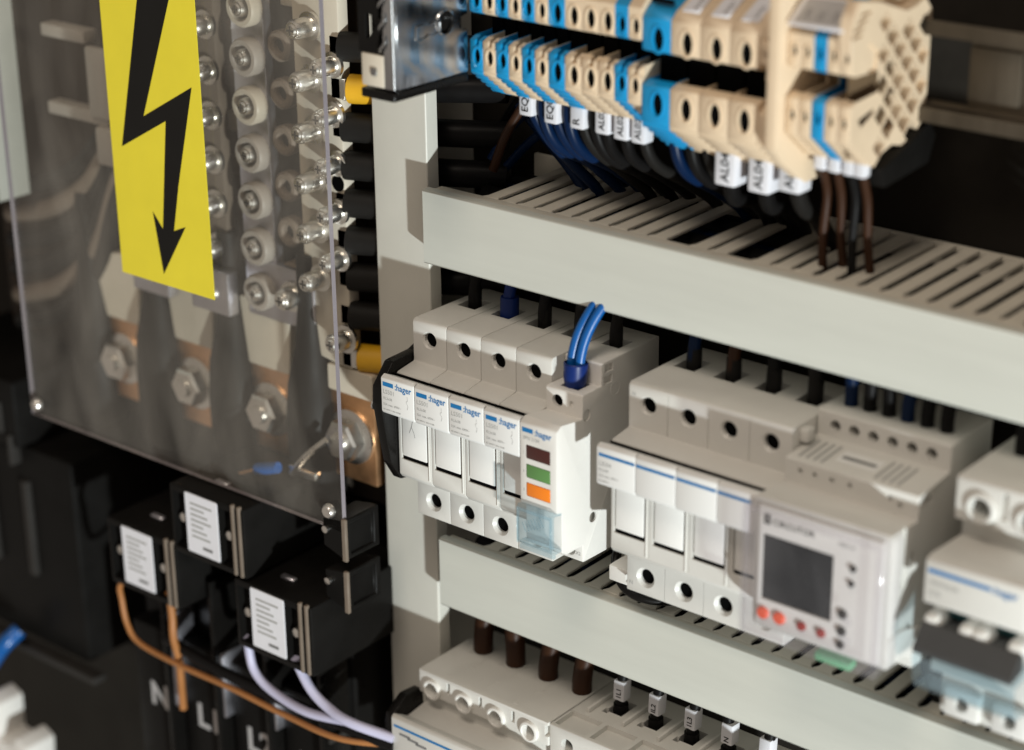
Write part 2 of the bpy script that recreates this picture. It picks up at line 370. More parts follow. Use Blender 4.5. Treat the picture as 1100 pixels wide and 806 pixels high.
for i in range(4):
    t = thing('fuse_holder', FL[i], 'fuse holder', (-8.75 + 17.5 * i, 0, 0), 'fuse holders with blue logo')
    put('body', bodym, t); screws(t, 1)  # screws() adds near-black plugs that paint the shade in the holes
    h = put('handle', hm, t, (0, 0, random.uniform(-.12, .12)), (0, R(random.uniform(-.25, .25)), 0))
    y = -19.52
    logo(h, 1.3, y, -12.7)
    text('LS501', 2.5, 'paleprint', h, (1.3, y - .02, -17.6)); text('RL3x38', 1.5, 'paleprint', h, (1.4, y - .02, -20.1))
    text('32A max. 690V~', 1.35, 'paleprint', h, (1.3, y - .02, -22.5)); text('IEC 60947-3  BA6 AC22B', .85, 'paleprint', h, (1.3, y - .02, -24.5))
    b = tube(NB(), [(14.0, y, -16.2), (14.1, y, -17.8), (13.5, y, -18.6), (14.3, y, -20.2), (13.9, y, -21.6)], .09, 6); obj('symbol', b, 'paleprint', h)
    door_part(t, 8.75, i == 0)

# black end bracket to the left of the fuse holders
b = prism(NB(), fillet([(2, -7), (-11.5, -7.5), (-19, -16), (-19.5, -23), (-16.5, -40), (-14.5, -50), (-9, -59), (4, -61), (10, -30), (10, -4)], 2.0), 0, 4.4)
bt = thing('end_bracket', 'black plastic end bracket clamped against the leftmost fuse holder', 'bracket', (-13.6, 0, 0))
obj('bracket_body', bevel(b, .5, 2), 'blackgloss', bt)
obj('screw', lathe(NB(), (-.4, -17, -25), (-1, 0, 0), [(2.2, 0), (2.2, .8), (1.2, 1.4), (0, 1.5)], 16), 'steel', bt)

# ------------------------------------------------------------------ signal module with coloured windows
t = thing('signal_module', 'narrow white module with dark red, green and orange windows', 'module', (61.45, 0, 0))
P5 = [(44, 7.4), (7.5, 7.4), (7.5, -1.6), (-4, -1.6), (-4, -11.2), (-16.5, -9.4), (-19.5, -11.2), (-19.5, -44.2), (-16.4, -45.4), (-16.4, -61.5), (-13.5, -63.4), (-3.6, -63.4), (-3.6, -70.6), (44, -72)]
b = prism(NB(), fillet(P5, {1: .8, 3: 1.0, 5: 1.2, 6: 1.6, 7: .6, 9: 1, 12: .8}), .1, 17.4)
bevel(b, .35, 2, 40)
c = NB(); cyl(c, (5.6, -6, -6.5), (5.6, 8, -6.5), 2.5, n=24); cyl(c, (11.3, -6, -66.6), (11.3, 6, -66.6), 2.5, n=24)
box(c, 11.3, 13.0, -5, -3.2, -7.2, -5.2)
c2 = NB()
for z in (-19.6, -27.4, -35.0): box(c2, 3.0, 14.4, -21, -18.3, z - 5.6, z)
c3 = NB(); cyl(c3, (16.6, -1.5, -10.2), (19, -1.5, -10.2), 2.3, n=20); cyl(c3, (16.6, 2.6, -53.6), (19, 2.6, -53.6), 2.2, n=20)
c4 = NB(); box(c4, 4.5, 13, -1, 6.5, -6, 0); box(c4, 4.5, 13, 24, 33, 0, 9); box(c4, 16, 18.5, 9.5, 14.5, 3.0, 6.2); box(c4, 16, 18.5, 9.0, 14.0, -1.6, 1.6)
obj('body', cut(b, c, c2, c3, c4), 'modw', t)
for z, mt, nm in ((-19.6, 'redwin', 'dark red window'), (-27.4, 'green', 'green window'), (-35.0, 'orange', 'orange window')):
    bxo('window', (3.15, 14.25, -19.75, -18.4, z - 5.45, z - .15), mt, t, .35, label=nm + ' on the module front')
obj('side_screw', lathe(NB(), (16.7, 2.6, -53.6), (1, 0, 0), [(1.8, 0), (1.8, .4), (1.2, .6), (0, .6)], 16), 'steel', t)
obj('side_rivet', lathe(NB(), (16.7, -1.5, -10.2), (1, 0, 0), [(2.0, 0), (2.0, .3), (0, .5)], 16), 'mod', t)
obj('side_mark', lathe(NB(), (17.35, 16, -5.0), (1, 0, 0), [(3.0, 0), (3.0, .12), (2.7, .12), (2.7, 0)], 24, True), 'modw', t)
obj('terminal_screw_or_shade', lathe(NB(), (5.6, 7, -6.5), (0, -1, 0), [(2.48, 0), (2.48, 9.4), (0, 9.6)], 16), 'shade_black', t)  # near-black plug, coloured like the shade in the hole
obj('terminal_screw_or_shade', lathe(NB(), (11.3, 5, -66.6), (0, -1, 0), [(2.4, 0), (2.4, 4.5), (0, 4.8)], 16), 'steel', t)
logo(t, 1.2, -19.52, -12.9, .93)
text('SPN 215R', 1.9, 'paleprint', t, (1.6, -19.55, -17.6))
for z, s in ((-23.5, '1'), (-31.2, '2'), (-38.7, '3')): text(s, 1.4, 'paleprint', t, (1.5, -19.55, z))
text('X1', 2.0, 'paleprint', t, (9.5, 7.45, 1.5)); text('X2', 2.0, 'paleprint', t, (14.0, -3.65, -68.0))
cv = prism(NB(), fillet([(-16.8, -44.6), (-21.4, -43.6), (-22.3, -45.2), (-22.3, -58.6), (-20.2, -60.6), (-16.8, -60.6), (-16.8, -59.6), (-20.0, -59.5), (-21.3, -58.2), (-21.3, -45.6), (-20.9, -44.7), (-16.8, -45.6)], .25, 2), .3, 17.6)
cvo = obj('flip_cover', bevel(cv, .25, 2), 'clearblue', t)
obj('cover_rim', bevel(cut(box(NB(), .5, 17.4, -22.75, -22.2, -59.5, -44.6), box(NB(), 1.7, 16.2, -24, -20, -58.2, -46.0)), .15, 1), 'clearblue', cvo)
text('IIIIIII', 6.2, 'clearblue', cvo, (4.4, -22.4, -54.5), rot=(R(90), R(-28), 0), name='embossed_mark')
bxo('cover_hinge', (.6, 17.3, -21.4, -19.7, -62.4, -60.8), 'clearblue', cvo, .4)

# ------------------------------------------------------------------ four pole breaker
t = thing('four_pole_breaker', 'wide four pole breaker with one blue stripe across its handle', 'breaker', (96.95, 0, 0))
obj('body', module_body(70, 4), 'mod', t); screws(t, 4)  # screws() adds near-black plugs that paint the shade in the holes
for i in range(4):
    h = obj('handle', handle_bm(17.5, .12 if i else .22), 'label', t, (17.5 * i, 0, 0))
    y = -19.52
    b = box(NB(), 1.3 if i == 0 else .45, 17.15 if i < 3 else 14.2, y - .05, y, -14.6, -13.4); obj('blue_stripe', b, 'bluelogo', h)
    if i == 0:
        text('LS504', 2.3, 'paleprint', h, (1.3, y - .02, -18.2)); text('RL3x38', 1.4, 'paleprint', h, (1.3, y - .02, -20.4)); text('32A max. 690V~', 1.3, 'paleprint', h, (1.3, y - .02, -22.6)); text('IEC 60947-3', .9, 'paleprint', h, (1.3, y - .02, -24.6))
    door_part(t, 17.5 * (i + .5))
text('N', 2.4, 'paleprint', t, (1.2, -.06, -74.5)); text('N', 2.2, 'paleprint', t, (1.6, -.06, 2.6))

# small lever and black cable visible under the gap between the two groups
bt = thing('clip_foot', 'small white plastic clip foot below the four pole breaker', 'clip', (84, 0, -82))
obj('clip_body', cut(bevel(box(NB(), 0, 12, 6, 22, 2, 8.5), .6, 2), box(NB(), 8.0, 11.0, 4, 10, 3.6, 7.2)), 'modw', bt)
tag(obj('loop_cable', tube(NB(), [(76, 40, -68), (79, 18, -75), (86, 12, -84), (96, 15, -88.5), (108, 26, -89.5), (122, 44, -90)], 1.9, 10), 'blackgloss'), 'black cable looping down behind the left end of the four pole breaker', 'cable')

# ------------------------------------------------------------------ energy meter
t = thing('energy_meter', 'energy meter with a dark screen behind a clear front cover', 'meter', (167.3, 0, 0))
PC = [(44, 10.6), (15, 10.6), (15, .9), (-5.4, -.6), (-5.4, -9.4), (-21.8, -8.6), (-22.4, -10), (-22.4, -57), (-20.5, -59), (-3.2, -59.6), (-3.2, -66), (44, -68)]
b = bevel(prism(NB(), fillet(PC, {1: .9, 3: .9, 5: .8, 6: 1, 7: 1.5, 8: 1, 10: .8}), .15, 52.3), .4, 2, 40)
c = NB()
for i in range(6): cyl(c, (7.4 + 7.5 * i, 12, 5.6), (7.4 + 7.5 * i, 24, 5.6), 2.15, n=22)
c2 = NB()
for x in (6.5, 12.2, 19.0, 26.0, 41.5, 45.2): cyl(c2, (x, -7, -4.2 - (1.5 if x > 45 else 0)), (x, -3.5, -4.2 - (1.5 if x > 45 else 0)), .95, n=14)
box(c2, 51, 53.5, -3.5, 3.5, -5.2, -2.2); box(c2, 51.2, 53.5, -9.5, -6.5, -25, -19.5); box(c2, 51.2, 53.5, -8.5, -5.5, -52, -46.5)
c3 = NB()
for i in range(6): cyl(c3, (7.4 + 7.5 * i, 25, 6), (7.4 + 7.5 * i, 25, 12), 2.6, n=18)
c4 = prism(NB(), [(-14.5, -8), (-13.0, -8), (-11.2, -27), (-16.5, -35.5), (-19, -35.5), (-13.8, -27.5)], 51.7, 54)
obj('body', cut(b, c, c2, c3, c4), 'mod', t)
bxo('side_panel', (52.25, 52.6, -21.5, -14.8, -57.5, -10.5), 'modw', t, .15)
obj('lower_skirt', bevel(prism(NB(), [(-21.8, -47), (-12, -47), (2, -51.5), (9, -51.5), (9, -63), (-2.9, -63), (-10, -57.5), (-21.8, -57.5)], 52.2, 53.0), .2, 1), 'modw', t)
bez = cut(bevel(box(NB(), 2.2, 50.4, -23.6, -22.3, -56.4, -11.0), .5, 2), box(NB(), 4.0, 31.9, -26, -22.9, -46.3, -21.4))
bz = obj('face', bez, 'modw', t)
obj('screen', bevel(box(NB(), 4.3, 31.6, -23.3, -22.5, -46.0, -21.7), .2, 1), 'lcd', t)
for x, mt in ((5.4, 'led'), (12.0, 'led'), (20.9, 'ledred'), (28.6, 'ledred')):
    k = 1.0 if mt == 'led' else .75
    obj('button', lathe(NB(), (x, -23.5, -51.4), (0, -1, 0), [(2.3 * k, 0), (2.3 * k, .8), (1.9 * k, 1.3), (0, 1.5)], 18), mt, t)
for x, z, r in ((39.6, -23.6, 1.2), (39.2, -29.3, 1.1), (36.5, -41.5, 1.7), (36.4, -48.0, 1.7), (36.2, -53.2, 1.5)):
    obj('knob', lathe(NB(), (x, -23.5, z), (0, -1, 0), [(r, 0), (r, .9), (r * .7, 1.4), (0, 1.4)], 16), 'char', t)
text('CIRCUTOR', 3.1, 'blackprint', t, (7.8, -23.65, -17.2), bold=.04, spacing=1.08); text('MDC-4', 2.0, 'greyprint', t, (33.5, -23.65, -17.0))
lo = obj('logo_mark', cut(bevel(box(NB(), 4.4, 6.9, -23.75, -23.6, -17.6, -13.8), .03, 1), box(NB(), 5.1, 6.2, -25, -22, -15.3, -14.5), box(NB(), 5.1, 6.2, -25, -22, -16.9, -16.1)), 'blackprint', t)
# clear cover: five thin walls, rounded rim
cvb = bevel(box(NB(), -.9, 53.2, -29.2, -15.5, -58.6, -9.3), 1.6, 3)
cvb = cut(cvb, box(NB(), .3, 52.0, -28.2, -14, -57.4, -10.5))
co = obj('clear_cover', cvb, 'clearcov', t)
rimb = cut(bevel(box(NB(), -1.1, 53.4, -29.6, -28.6, -58.8, -9.1), .4, 2), box(NB(), 1.4, 50.9, -31, -27, -56.3, -11.6))
obj('cover_rim', rimb, 'clearcov', co)
for z in (-40.2, -47.2): obj('cover_lens', lathe(NB(), (41.4, -29.15, z), (0, -1, 0), [(1.9, 0), (1.9, .5), (1.3, 1.0), (0, 1.2)], 16), 'clearcov', co)
bxo('seal_tab', (24.5, 38.5, -20.5, -16, -64.5, -61.5), 'seal', t, .5, label='green seal tab under the meter')
# printed sheet on the top step
for x0, x1 in ((3.5, 14.5), (33, 44)):
    b = NB()
    for k in range(4): box(b, x0 + k * 2.9, x0 + k * 2.9 + 1.1, -2.0, 11.5, .62, .66) if False else prism(b, [(-2.4, -.33), (11, .65), (11, .75), (-2.4, -.23)], x0 + k * 2.9, x0 + k * 2.9 + 1.1)
    obj('printed_line', b, 'paleprint', t)
obj('printed_label', prism(NB(), [(1.0, -.08), (9.0, .5), (9.0, .62), (1.0, .04)], 15.8, 31.5), 'label', t)
obj('printed_text', prism(NB(), [(3.8, .13), (5.8, .27), (5.8, .42), (3.8, .28)], 17, 30), 'greyprint', t)
for i in range(6):
    obj('terminal_screw_or_shade', lathe(NB(), (7.4 + 7.5 * i, 23, 5.6), (0, -1, 0), [(1.9, 0), (1.9, 2.5), (0, 2.7)], 14), 'shade_black', t)  # near-black fillings stand for shade in the meter's terminal holes
bxo('hook', (-.6, 3.4, 4, 9, 1.5, 6.5), 'mod', t, .9)

# ------------------------------------------------------------------ two pole breaker at the right
t = thing('two_pole_breaker', 'blurred two pole breaker with dark grey toggle bar nearest the right edge', 'breaker', (231.2, 0, 0))
PD = [(44, 10), (-3, 10), (-3, -5.5), (3, -6.5), (3, -13.5), (-16, -12.5), (-20, -13), (-20.5, -14.5), (-20.5, -29), (-12, -30.5), (-12, -58), (-3, -62), (-3, -78), (44, -78)]
b = bevel(prism(NB(), fillet(PD, {1: 1.6, 2: .8, 5: 2, 6: 1.5, 7: 1, 8: 1, 10: 1, 11: 1, 12: 1}), 0, 35.6), .5, 2, 40)
c = NB()
for i in range(2): cyl(c, (9.5 + 17.5 * i, -6, .8), (9.5 + 17.5 * i, 10, .8), 3.9, n=24); cyl(c, (9.5 + 17.5 * i, -6, -71), (9.5 + 17.5 * i, 10, -71), 3.3, n=24); box(c, 16.5 + 17.5 * i, 18.6 + 17.5 * i, -6, -1.5, -1.5, 8)
c2 = NB()
for i in range(2): box(c2, 5 + 17.5 * i, 12.5 + 17.5 * i, -14, -9, -46, -32)
obj('body', cut(b, c, c2), 'mod', t)
for i in range(2):
    obj('collar', lathe(NB(), (9.5 + 17.5 * i, -3, .8), (0, -1, 0), [(3.9, 0), (5.6, 0), (5.6, 1.2), (4.6, 1.8), (3.9, 1.6)], 22, True), 'mod', t)
    b = box(NB(), 1.2 if i == 0 else -.2, 17.4 if i == 0 else 6.0, -20.62, -20.5, -17.6, -16.2); obj('blue_stripe', b, 'bluelogo', t, (17.5 * i, 0, 0))
    bxo('toggle_window', (5.2 + 17.5 * i, 12.3 + 17.5 * i, -12.6, -10.2, -36, -32.3), 'teal', t, .2)
    bxo('toggle', (6.0 + 17.5 * i, 11.5 + 17.5 * i, -18, -10, -42, -37), 'greytoggle', t, .6)
    for dx in (.8, 13.2): obj('toggle_guard', lathe(NB(), (dx + 17.5 * i + 1.7, -12, -37), (0, -1, 0), [(3.3, 0), (3.3, 5), (2.3, 6.8), (0, 7.2)], 18), 'modw', t)
text(':hager', 3.6, 'bluelogo', t, (24.0, -20.6, -18.0), bold=.05)
text('MWN210A', 2.2, 'paleprint', t, (2.0, -20.6, -21.8)); text('C10', 2.4, 'paleprint', t, (2.0, -20.6, -25.5))
obj('toggle_bar', bevel(prism(NB(), fillet([(-17, -37.5), (-19.5, -36.6), (-25, -43.8), (-25, -45.8), (-17, -44)], .5), -.4, 35), .3, 1), 'greytoggle', t)
cv = prism(NB(), fillet([(-12.5, -45.2), (-24.4, -46.2), (-25.2, -47.2), (-23.4, -57.5), (-21.4, -60.2), (-12.5, -60.6), (-12.5, -59.6), (-21, -59.2), (-22.4, -57), (-24.0, -47.4), (-12.5, -46.2)], .4, 2), -.3, 36)
obj('flip_cover', bevel(cv, .25, 1), 'clearblue', t)
for i in range(2): obj('lower_collar', cut(bevel(box(NB(), 3 + 17.5 * i, 16 + 17.5 * i, -6.5, -3, -76.5, -66), .8, 2), cyl(NB(), (9.5 + 17.5 * i, -8, -71), (9.5 + 17.5 * i, -2, -71), 2.6, n=20)), 'modw', t)

# ================================================================== ROW 3
Z3 = -158.0
t = thing('four_pole_switch', 'four pole device in the bottom row with ring shaped terminal collars', 'switch', (-10.6, 0, Z3))
PE = [(44, 7.6), (2.6, 7.6), (2.6, -9.8), (-8.5, -11.5), (-17.2, -6.2), (-18.6, -7.6), (-18.6, -40), (-10, -42), (-10, -60), (44, -60)]
obj('body', bevel(prism(NB(), fillet(PE, {1: .5, 3: 1, 4: 1, 5: 1.2}), .1, 69.9), .3, 2, 40), 'mod', t)
tp = bevel(box(NB(), 0, 69.9, -.8, 40, -3.4, 7.7), .7, 2)
c = NB()
for i in range(4):
    cyl(c, (8.0 + 17.5 * i, -3, .4), (8.0 + 17.5 * i, 9, .4), 3.3, n=26); box(c, 15.6 + 17.5 * i, 17.4 + 17.5 * i, -2, 1.5, 1.0, 6.2)
    box(c, 7.2 + 17.5 * i, 16.8 + 17.5 * i, 22, 33, 4, 9)
c2 = NB()
for i in range(3): box(c2, 17.4 + 17.5 * i, 18.3 + 17.5 * i, 17, 30, 6.6, 9)
for x, y in ((17.7, 14.5), (52.5, 14.5)): box(c2, x - 1.6, x + 1.6, y - 1.3, y + 1.3, 6, 9)
for x in (15, 50): box(c2, x - 1.3, x + 1.3, 2.4, 3.2, 6.6, 9); box(c2, x - 1.3, x - .6, 2.4, 5.2, 6.6, 9)
box(c2, 33.0, 34.0, 4.5, 11.5, 6.6, 9); box(c2, 32.5, 34.6, 9.8, 11.5, 6.6, 9)
obj('terminal_cover', cut(tp, c, c2), 'mod', t)
for i in range(4):
    obj('terminal_collar', lathe(NB(), (8.0 + 17.5 * i, -.7, .4), (0, -1, 0), [(3.25, -6), (3.25, 1.4), (3.6, 1.8), (4.4, 1.6), (4.6, 1.0), (4.6, 0)], 26, True), 'modw', t)
b = box(NB(), 1.5, 46, -18.72, -18.6, -11.4, -10.3); obj('blue_stripe', b, 'bluelogo', t)
for k in range(3):
    obj('printed_line', box(NB(), 4.5 + 4.5 * k, 10.5 + 4.5 * k, -18.7, -18.6, -14.5 - k * .8, -13.4 - k * .8), 'greyprint', t)
bxo('rear_block', (1, 69, 41, 44, -40, 3), 'mod', t)
b = prism(NB(), fillet([(2, -3), (-8, -2), (-17, -7.5), (-19, -20), (-10, -40), (4, -40)], 2), -4.6, -.3)
bt = thing('end_bracket', 'black plastic end bracket at the left of the bottom row', 'bracket', (-10.6, 0, Z3)); obj('bracket_body', bevel(b, .5, 2), 'blackgloss', bt)

t = thing('terminal_module', 'module row with recessed trays and tagged wires in the bottom row', 'module', (59.6, 0, Z3))
NB_ = 6
b = bevel(prism(NB(), fillet([(44, 7.3), (0, 7.3), (0, -40), (44, -40)], {1: .6}), 0, 17.5 * NB_), .3, 2, 40)
c = NB(); c2 = NB(); c3 = NB()
for i in range(NB_):
    box(c, 1.2 + 17.5 * i, 16.4 + 17.5 * i, 1.6, 13.6, 5.0, 9)
    cyl(c2, (8.7 + 17.5 * i, -2, .2), (8.7 + 17.5 * i, 8, .2), 3.0, n=24)
    prism(c3, [(10.5 + 17.5 * i, 20.5), (13.2 + 17.5 * i, 20.5), (13.2 + 17.5 * i, 22), (19.3 + 17.5 * i, 22), (19.3 + 17.5 * i, 33), (11.5 + 17.5 * i, 33), (11.5 + 17.5 * i, 24), (10.5 + 17.5 * i, 24)], 0, 9, 'z')
obj('body', cut(b, c, c2, c3), 'mod', t)
for i in range(NB_):
    bxo('rear_fin', (6.2 + 17.5 * i, 7.6 + 17.5 * i, 16, 40, 7.2, 9.4), 'mod', t, .3)
    obj('terminal_screw_or_shade', lathe(NB(), (8.7 + 17.5 * i, 7.5, .2), (0, -1, 0), [(2.8, 0), (2.8, 3), (0, 3.2)], 14), 'char', t)

# ================================================================== TERMINAL BLOCKS
TMW = dict(s=6.1, m=7.4, n=5.9, b=11.9, t=4.9)
Z_ = dict(s=(115.8, 136.6, 1.6, 1.7), m=(115.4, 136.6, 1.9, 1.75), n=(115.8, 136.6, 1.6, 1.7), b=(110.6, 133.4, 2.25, 1.75), t=(116.0, 137.4, .95, 1.9))
def ell(xc, z, r, ry, n=18): return [(xc + r * math.cos(2 * math.pi * i / n), z + r * ry * math.sin(2 * math.pi * i / n)) for i in range(n)]
def term_mesh(kind, col, end=False):
    w, (hz, uz, r, ry) = TMW[kind], Z_[kind]
    if kind == 'b':
        lower = [(5, 129.2), (8, 128.0), (22, 127.8), (22, 118.6), (9, 118.0), (5.0, 116.8), (5, 103.6)]; pit = [(9.6, 121), (9.6, 127.6), (36, 127.6), (36, 104), (11, 104), (9.6, 117)]
        top = [(40, 152), (22, 150), (8, 143.2), (5, 140.4)]
        slope = ((5, 103.6), (23, 91)); foot = [(27, 90), (49, 92), (49, 150)]
    else:
        lower = [(5, 132.2), (7, 131.2), (22, 130.8), (22, 123.6), (8, 122.8), (5, 121.6), (5, 110.6)]; pit = [(8.6, 124.5), (8.6, 130.8), (36, 130.8), (36, 108), (10, 108), (8.6, 122)]
        top = [(40, 152), (20, 151), (9, 147), (5, 143)]
        slope = ((5, 110.6), (19, 99.6)); foot = [(23, 97.5), (49, 97.5), (49, 150)]
    (ya, za), (yb, zb) = slope; teeth = []
    n = 5
    d = Vector((yb - ya, zb - za)) / n; nrm = Vector((d.y, -d.x)).normalized()
    if nrm.y > 0: nrm = -nrm
    for i in range(n):
        p = Vector((ya, za)) + d * i
        for f, k in ((.12, 0), (.2, .95), (.7, .95), (.78, 0)): teeth.append(tuple(p + d * f + nrm * k))
    prof = top + lower + teeth + [(yb, zb)] + foot
    if end:
        prof = [(32, 149.5), (20, 153.5), (8, 155.6), (4, 150), (3.4, 144)] + lower + teeth + [(yb, zb), (22, 98), (26, 101.5), (33, 103.2), (40, 101.5), (44, 99.4), (55, 109.5), (55, 145), (50, 150), (44, 148), (38, 147.5)]
    b = prism(NB(), prof, .07, w - .07); bevel(b, .12, 1, 45)
    c = NB(); xc = w * .56
    for z in (hz, uz):
        prism(c, ell(xc, z, r, ry), 0, 8.2, 'y')
    cs = [c]
    if kind in 'smn':
        cs.append(box(NB(), xc - r * .5, xc + r * .6, 0, 20, 119.6, 126)); cs.append(box(NB(), xc - r * .6, xc + r * .6, 0, 6, uz - r * 2.45, uz - r * 2.15))
        cs.append(box(NB(), w * .9, w + 1, 0, 6.5, 119, 126))
    cs.append(prism(NB(), pit, .5, w - .45))
    if end:
        pk = NB()
        def quad(y, z, s=3.4, a=40):
            pts = [(y + s * math.cos(R(a + 90 * k)) * (1.25 if k % 2 else .9), z + s * math.sin(R(a + 90 * k)) * (1.25 if k % 2 else .9)) for k in range(4)]
            prism(pk, fillet(pts, .3, 2), .5, w + 1)
        for i in range(6):
            for j in range(9):
                y, z = 24.5 + 5.2 * i, 104.6 + 5.2 * j
                if (i + j) % 2 or (j < 1 and 1 < i < 4) or (j < 2 and i > 4) or (j > 7 and i > 0): continue
                k = 4.4 if 0 < i < 5 else 3.9
                prism(pk, fillet([(y - k, z), (y, z - k), (y + k, z), (y, z + k)], .4, 2), 1.0, w + 1)
        cyl(pk, (w - 2.4, 12.3, 127.2), (w + 1, 12.3, 127.2), 2.1, n=18)
        for y, z in ((10.6, 151.1), (8.7, 149), (6.6, 146.8), (5.6, 144.6)): prism(pk, fillet([(y - 2.0, z - .9), (y + 4.4, z - .5), (y + 4.4, z + .5), (y - 2.0, z + .3)], .3, 2), w - 2.5, w + 1)
        prism(pk, fillet([(15, 131), (20, 131), (21, 137), (15, 141), (11, 139)], 1.2), w - 1.0, w + 1); prism(pk, fillet([(12, 113.5), (20, 117), (20, 118.6), (10, 116.4)], .4), w - 1.0, w + 1)
        cs.append(pk)
    m = mesh('terminal_body', cut(b, *cs), col)
    # collar lip that stands proud round each hole, and a near-black plug that paints the shade in it
    lp = NB(); sc = NB()
    for z in (hz, uz):
        o_, i_ = ell(xc, z, r * 1.4, ry * .96, 20), ell(xc, z, r * 1.04, ry, 20); a0, a1, b1, b0 = [[lp.verts.new((u, y, v)) for u, v in ring] for ring, y in ((o_, 5.1), (ell(xc, z, r * 1.33, ry * .96, 20), 4.6), (ell(xc, z, r * 1.1, ry, 20), 4.55), (i_, 5.2))]
        for A, B in ((a0, a1), (a1, b1), (b1, b0)):
            for k in range(20): lp.faces.new((A[k], A[(k + 1) % 20], B[(k + 1) % 20], B[k]))
        prism(sc, ell(xc, z, r * .98, ry), 5.9, 8.0, 'y')
    bmesh.ops.recalc_face_normals(lp, faces=lp.faces)
    return m, mesh('hole_collar', lp, col), w, (xc, hz, uz, r), mesh('hole_shade_plug', sc, 'shade_black')
TM = {}
CG = {k: mesh('pit_shade_block', bevel(box(NB(), .62, TMW[k] - .57, 15 if k == 'b' else 17, 35, 107 if k == 'b' else 110, 127.4 if k == 'b' else 130.6), .2, 1), 'shade_black') for k in 'smnb'}  # near-black blocks added to darken the pits between the terminal rows
def terminal(kind, col, x, label, end=False, group='terminal blocks on the upper rail'):
    k = (kind, col, end)
    if k not in TM:
        TM[k] = term_mesh(kind, col, end)
    me, lp, w, info, sc = TM[k]
    t = thing('terminal_block', label, 'terminal block', (x, 0, 0), group)
    put('terminal_body', me, t); put('hole_collar', lp, t); put('hole_shade_plug', sc, t)
    if kind != 't': put('pit_shade_block', CG[kind], t)
    if end: obj('pocket_shade_plate', prism(NB(), [(10, 103), (48, 103), (51, 146), (8, 148)], .9, 1.25), 'pocket_shade', t)  # dark plate added to paint shade on the honeycomb pocket floors
    return t, w, info
ordn = ['leftmost', 'second', 'third', 'fourth', 'fifth', 'sixth']
x = 19.35
for i in range(6):
    col = 'blue' if i % 2 == 0 else 'beige'
    terminal('s', col, x, f"{'leftmost narrow' if i == 0 else ordn[i] + ' narrow'} {col} terminal block counted from the steel bracket"); x += 6.1
x = 56.1
for i, col in enumerate(('blue', 'beige', 'beige', 'beige')):
    terminal('m', col, x, ['medium blue terminal block right of the narrow striped ones', 'first of three medium beige terminal blocks, beside the blue one', 'middle one of the three medium beige terminal blocks', 'rightmost of the three medium beige terminal blocks'][i]); x += 7.4
x = 85.3
terminal('n', 'blue', x, 'thin shaded blue terminal block left of the big blue one'); x += 5.9
terminal('n', 'beige', x, 'thin shaded beige terminal block tucked against the big blue one')
x = 97.25
for i, col in enumerate(('blue', 'beige', 'beige', 'beige')):
    t, w, inf = terminal('b', col, x, ['big blue terminal block, widest blue piece of the row', 'first big beige terminal block right of the big blue one', 'second big beige terminal block right of the big blue one', 'third big beige terminal block, left of the end stop'][i])
    if i:
        mk = put('marker', mesh('marker', bevel(box(NB(), 2.2, 9.2, 0, 13, 0, 1.0), .25, 1), 'tag'), t, (0, 8.4, 143.2), (R(27), 0, 0))
        text('ALM04', 2.2, 'greyprint', mk, (7.6, 1.2, 1.05), (0, 0, R(90)))
    else: bxo('marker_slot_shade', (1.5, 10.5, 8, 9.2, 145.0, 146.6), 'shade_black', t, .1)
    x += 11.9
# end stop and tall partition plate
t = thing('end_stop', 'beige end stop with stepped screw mount left of the tall partition plate', 'end stop', (144.95, 0, 0))
pe = [(49, 152), (20, 151), (6, 147), (5, 143), (5, 131), (9, 128), (9, 124), (24, 121), (24, 117), (9, 116.5), (5, 114), (5, 103), (22, 92), (49, 92)]
obj('stop_body', bevel(cut(prism(NB(), fillet(pe, .8, 2), 0, 5.9), prism(NB(), fillet([(3, 140), (3, 134), (12, 134), (12, 140)], 1), 2.5, 7), prism(NB(), fillet([(3, 110), (3, 105), (14, 100), (14, 106)], 1), 3.0, 7)), .25, 1, 45), 'beige', t)
obj('stop_screw', lathe(NB(), (2.9, 6, 137), (0, -1, 0), [(2.0, 0), (2.0, 2.2), (1.2, 2.8), (0, 2.8)], 16), 'beige', t)
tag(obj('partition_plate', bevel(prism(NB(), fillet([(52, 166), (6, 164), (.3, 158), (.2, 104), (6, 98), (20, 88.5), (52, 88.5)], 2), 151.0, 155.3), .4, 2), 'beige'), 'tall beige partition plate between the big and the tiny terminal blocks', 'partition plate')
x = 155.65
for i, col in enumerate(('beige', 'beige', 'blue', 'beige', 'beige')):
    terminal('t', col, x, ['first tiny beige terminal block right of the partition plate', 'second tiny beige terminal block right of the partition plate', 'tiny blue terminal block between tiny beige ones', 'tiny beige terminal block right of the tiny blue one', 'end terminal block showing its open honeycomb side'][i], end=(i == 4)); x += 4.9
mk = thing('marker_card', 'grey printed marker card lying on top of the tiny terminal blocks', 'marker card', (156.2, 3.6, 145.6))
mk.rotation_euler = (R(34), 0, 0)
bxo('card', (0, 20.5, 0, 13.5, 0, 1.0), 'tag', mk, .3); bxo('print_panel', (1.6, 18.8, 1.2, 12.4, 1.0, 1.06), 'cardgrey', mk, 0)
for k, s in enumerate(('24V', 'DC', '24V')): text(s, 3.0, 'greyprint', mk, (6 + 5.2 * k, 3, 1.1), (0, 0, R(90)))
t = thing('rail_clamp', 'black foot clamp under the end terminal block', 'clamp', (160, 30, 96)); obj('foot', bevel(prism(NB(), fillet([(-6, 1), (14, 6.5), (25, 11), (30, 5), (26, -4), (-4, -6)], 1.5), 0, 22), .4, 2), 'black', t)

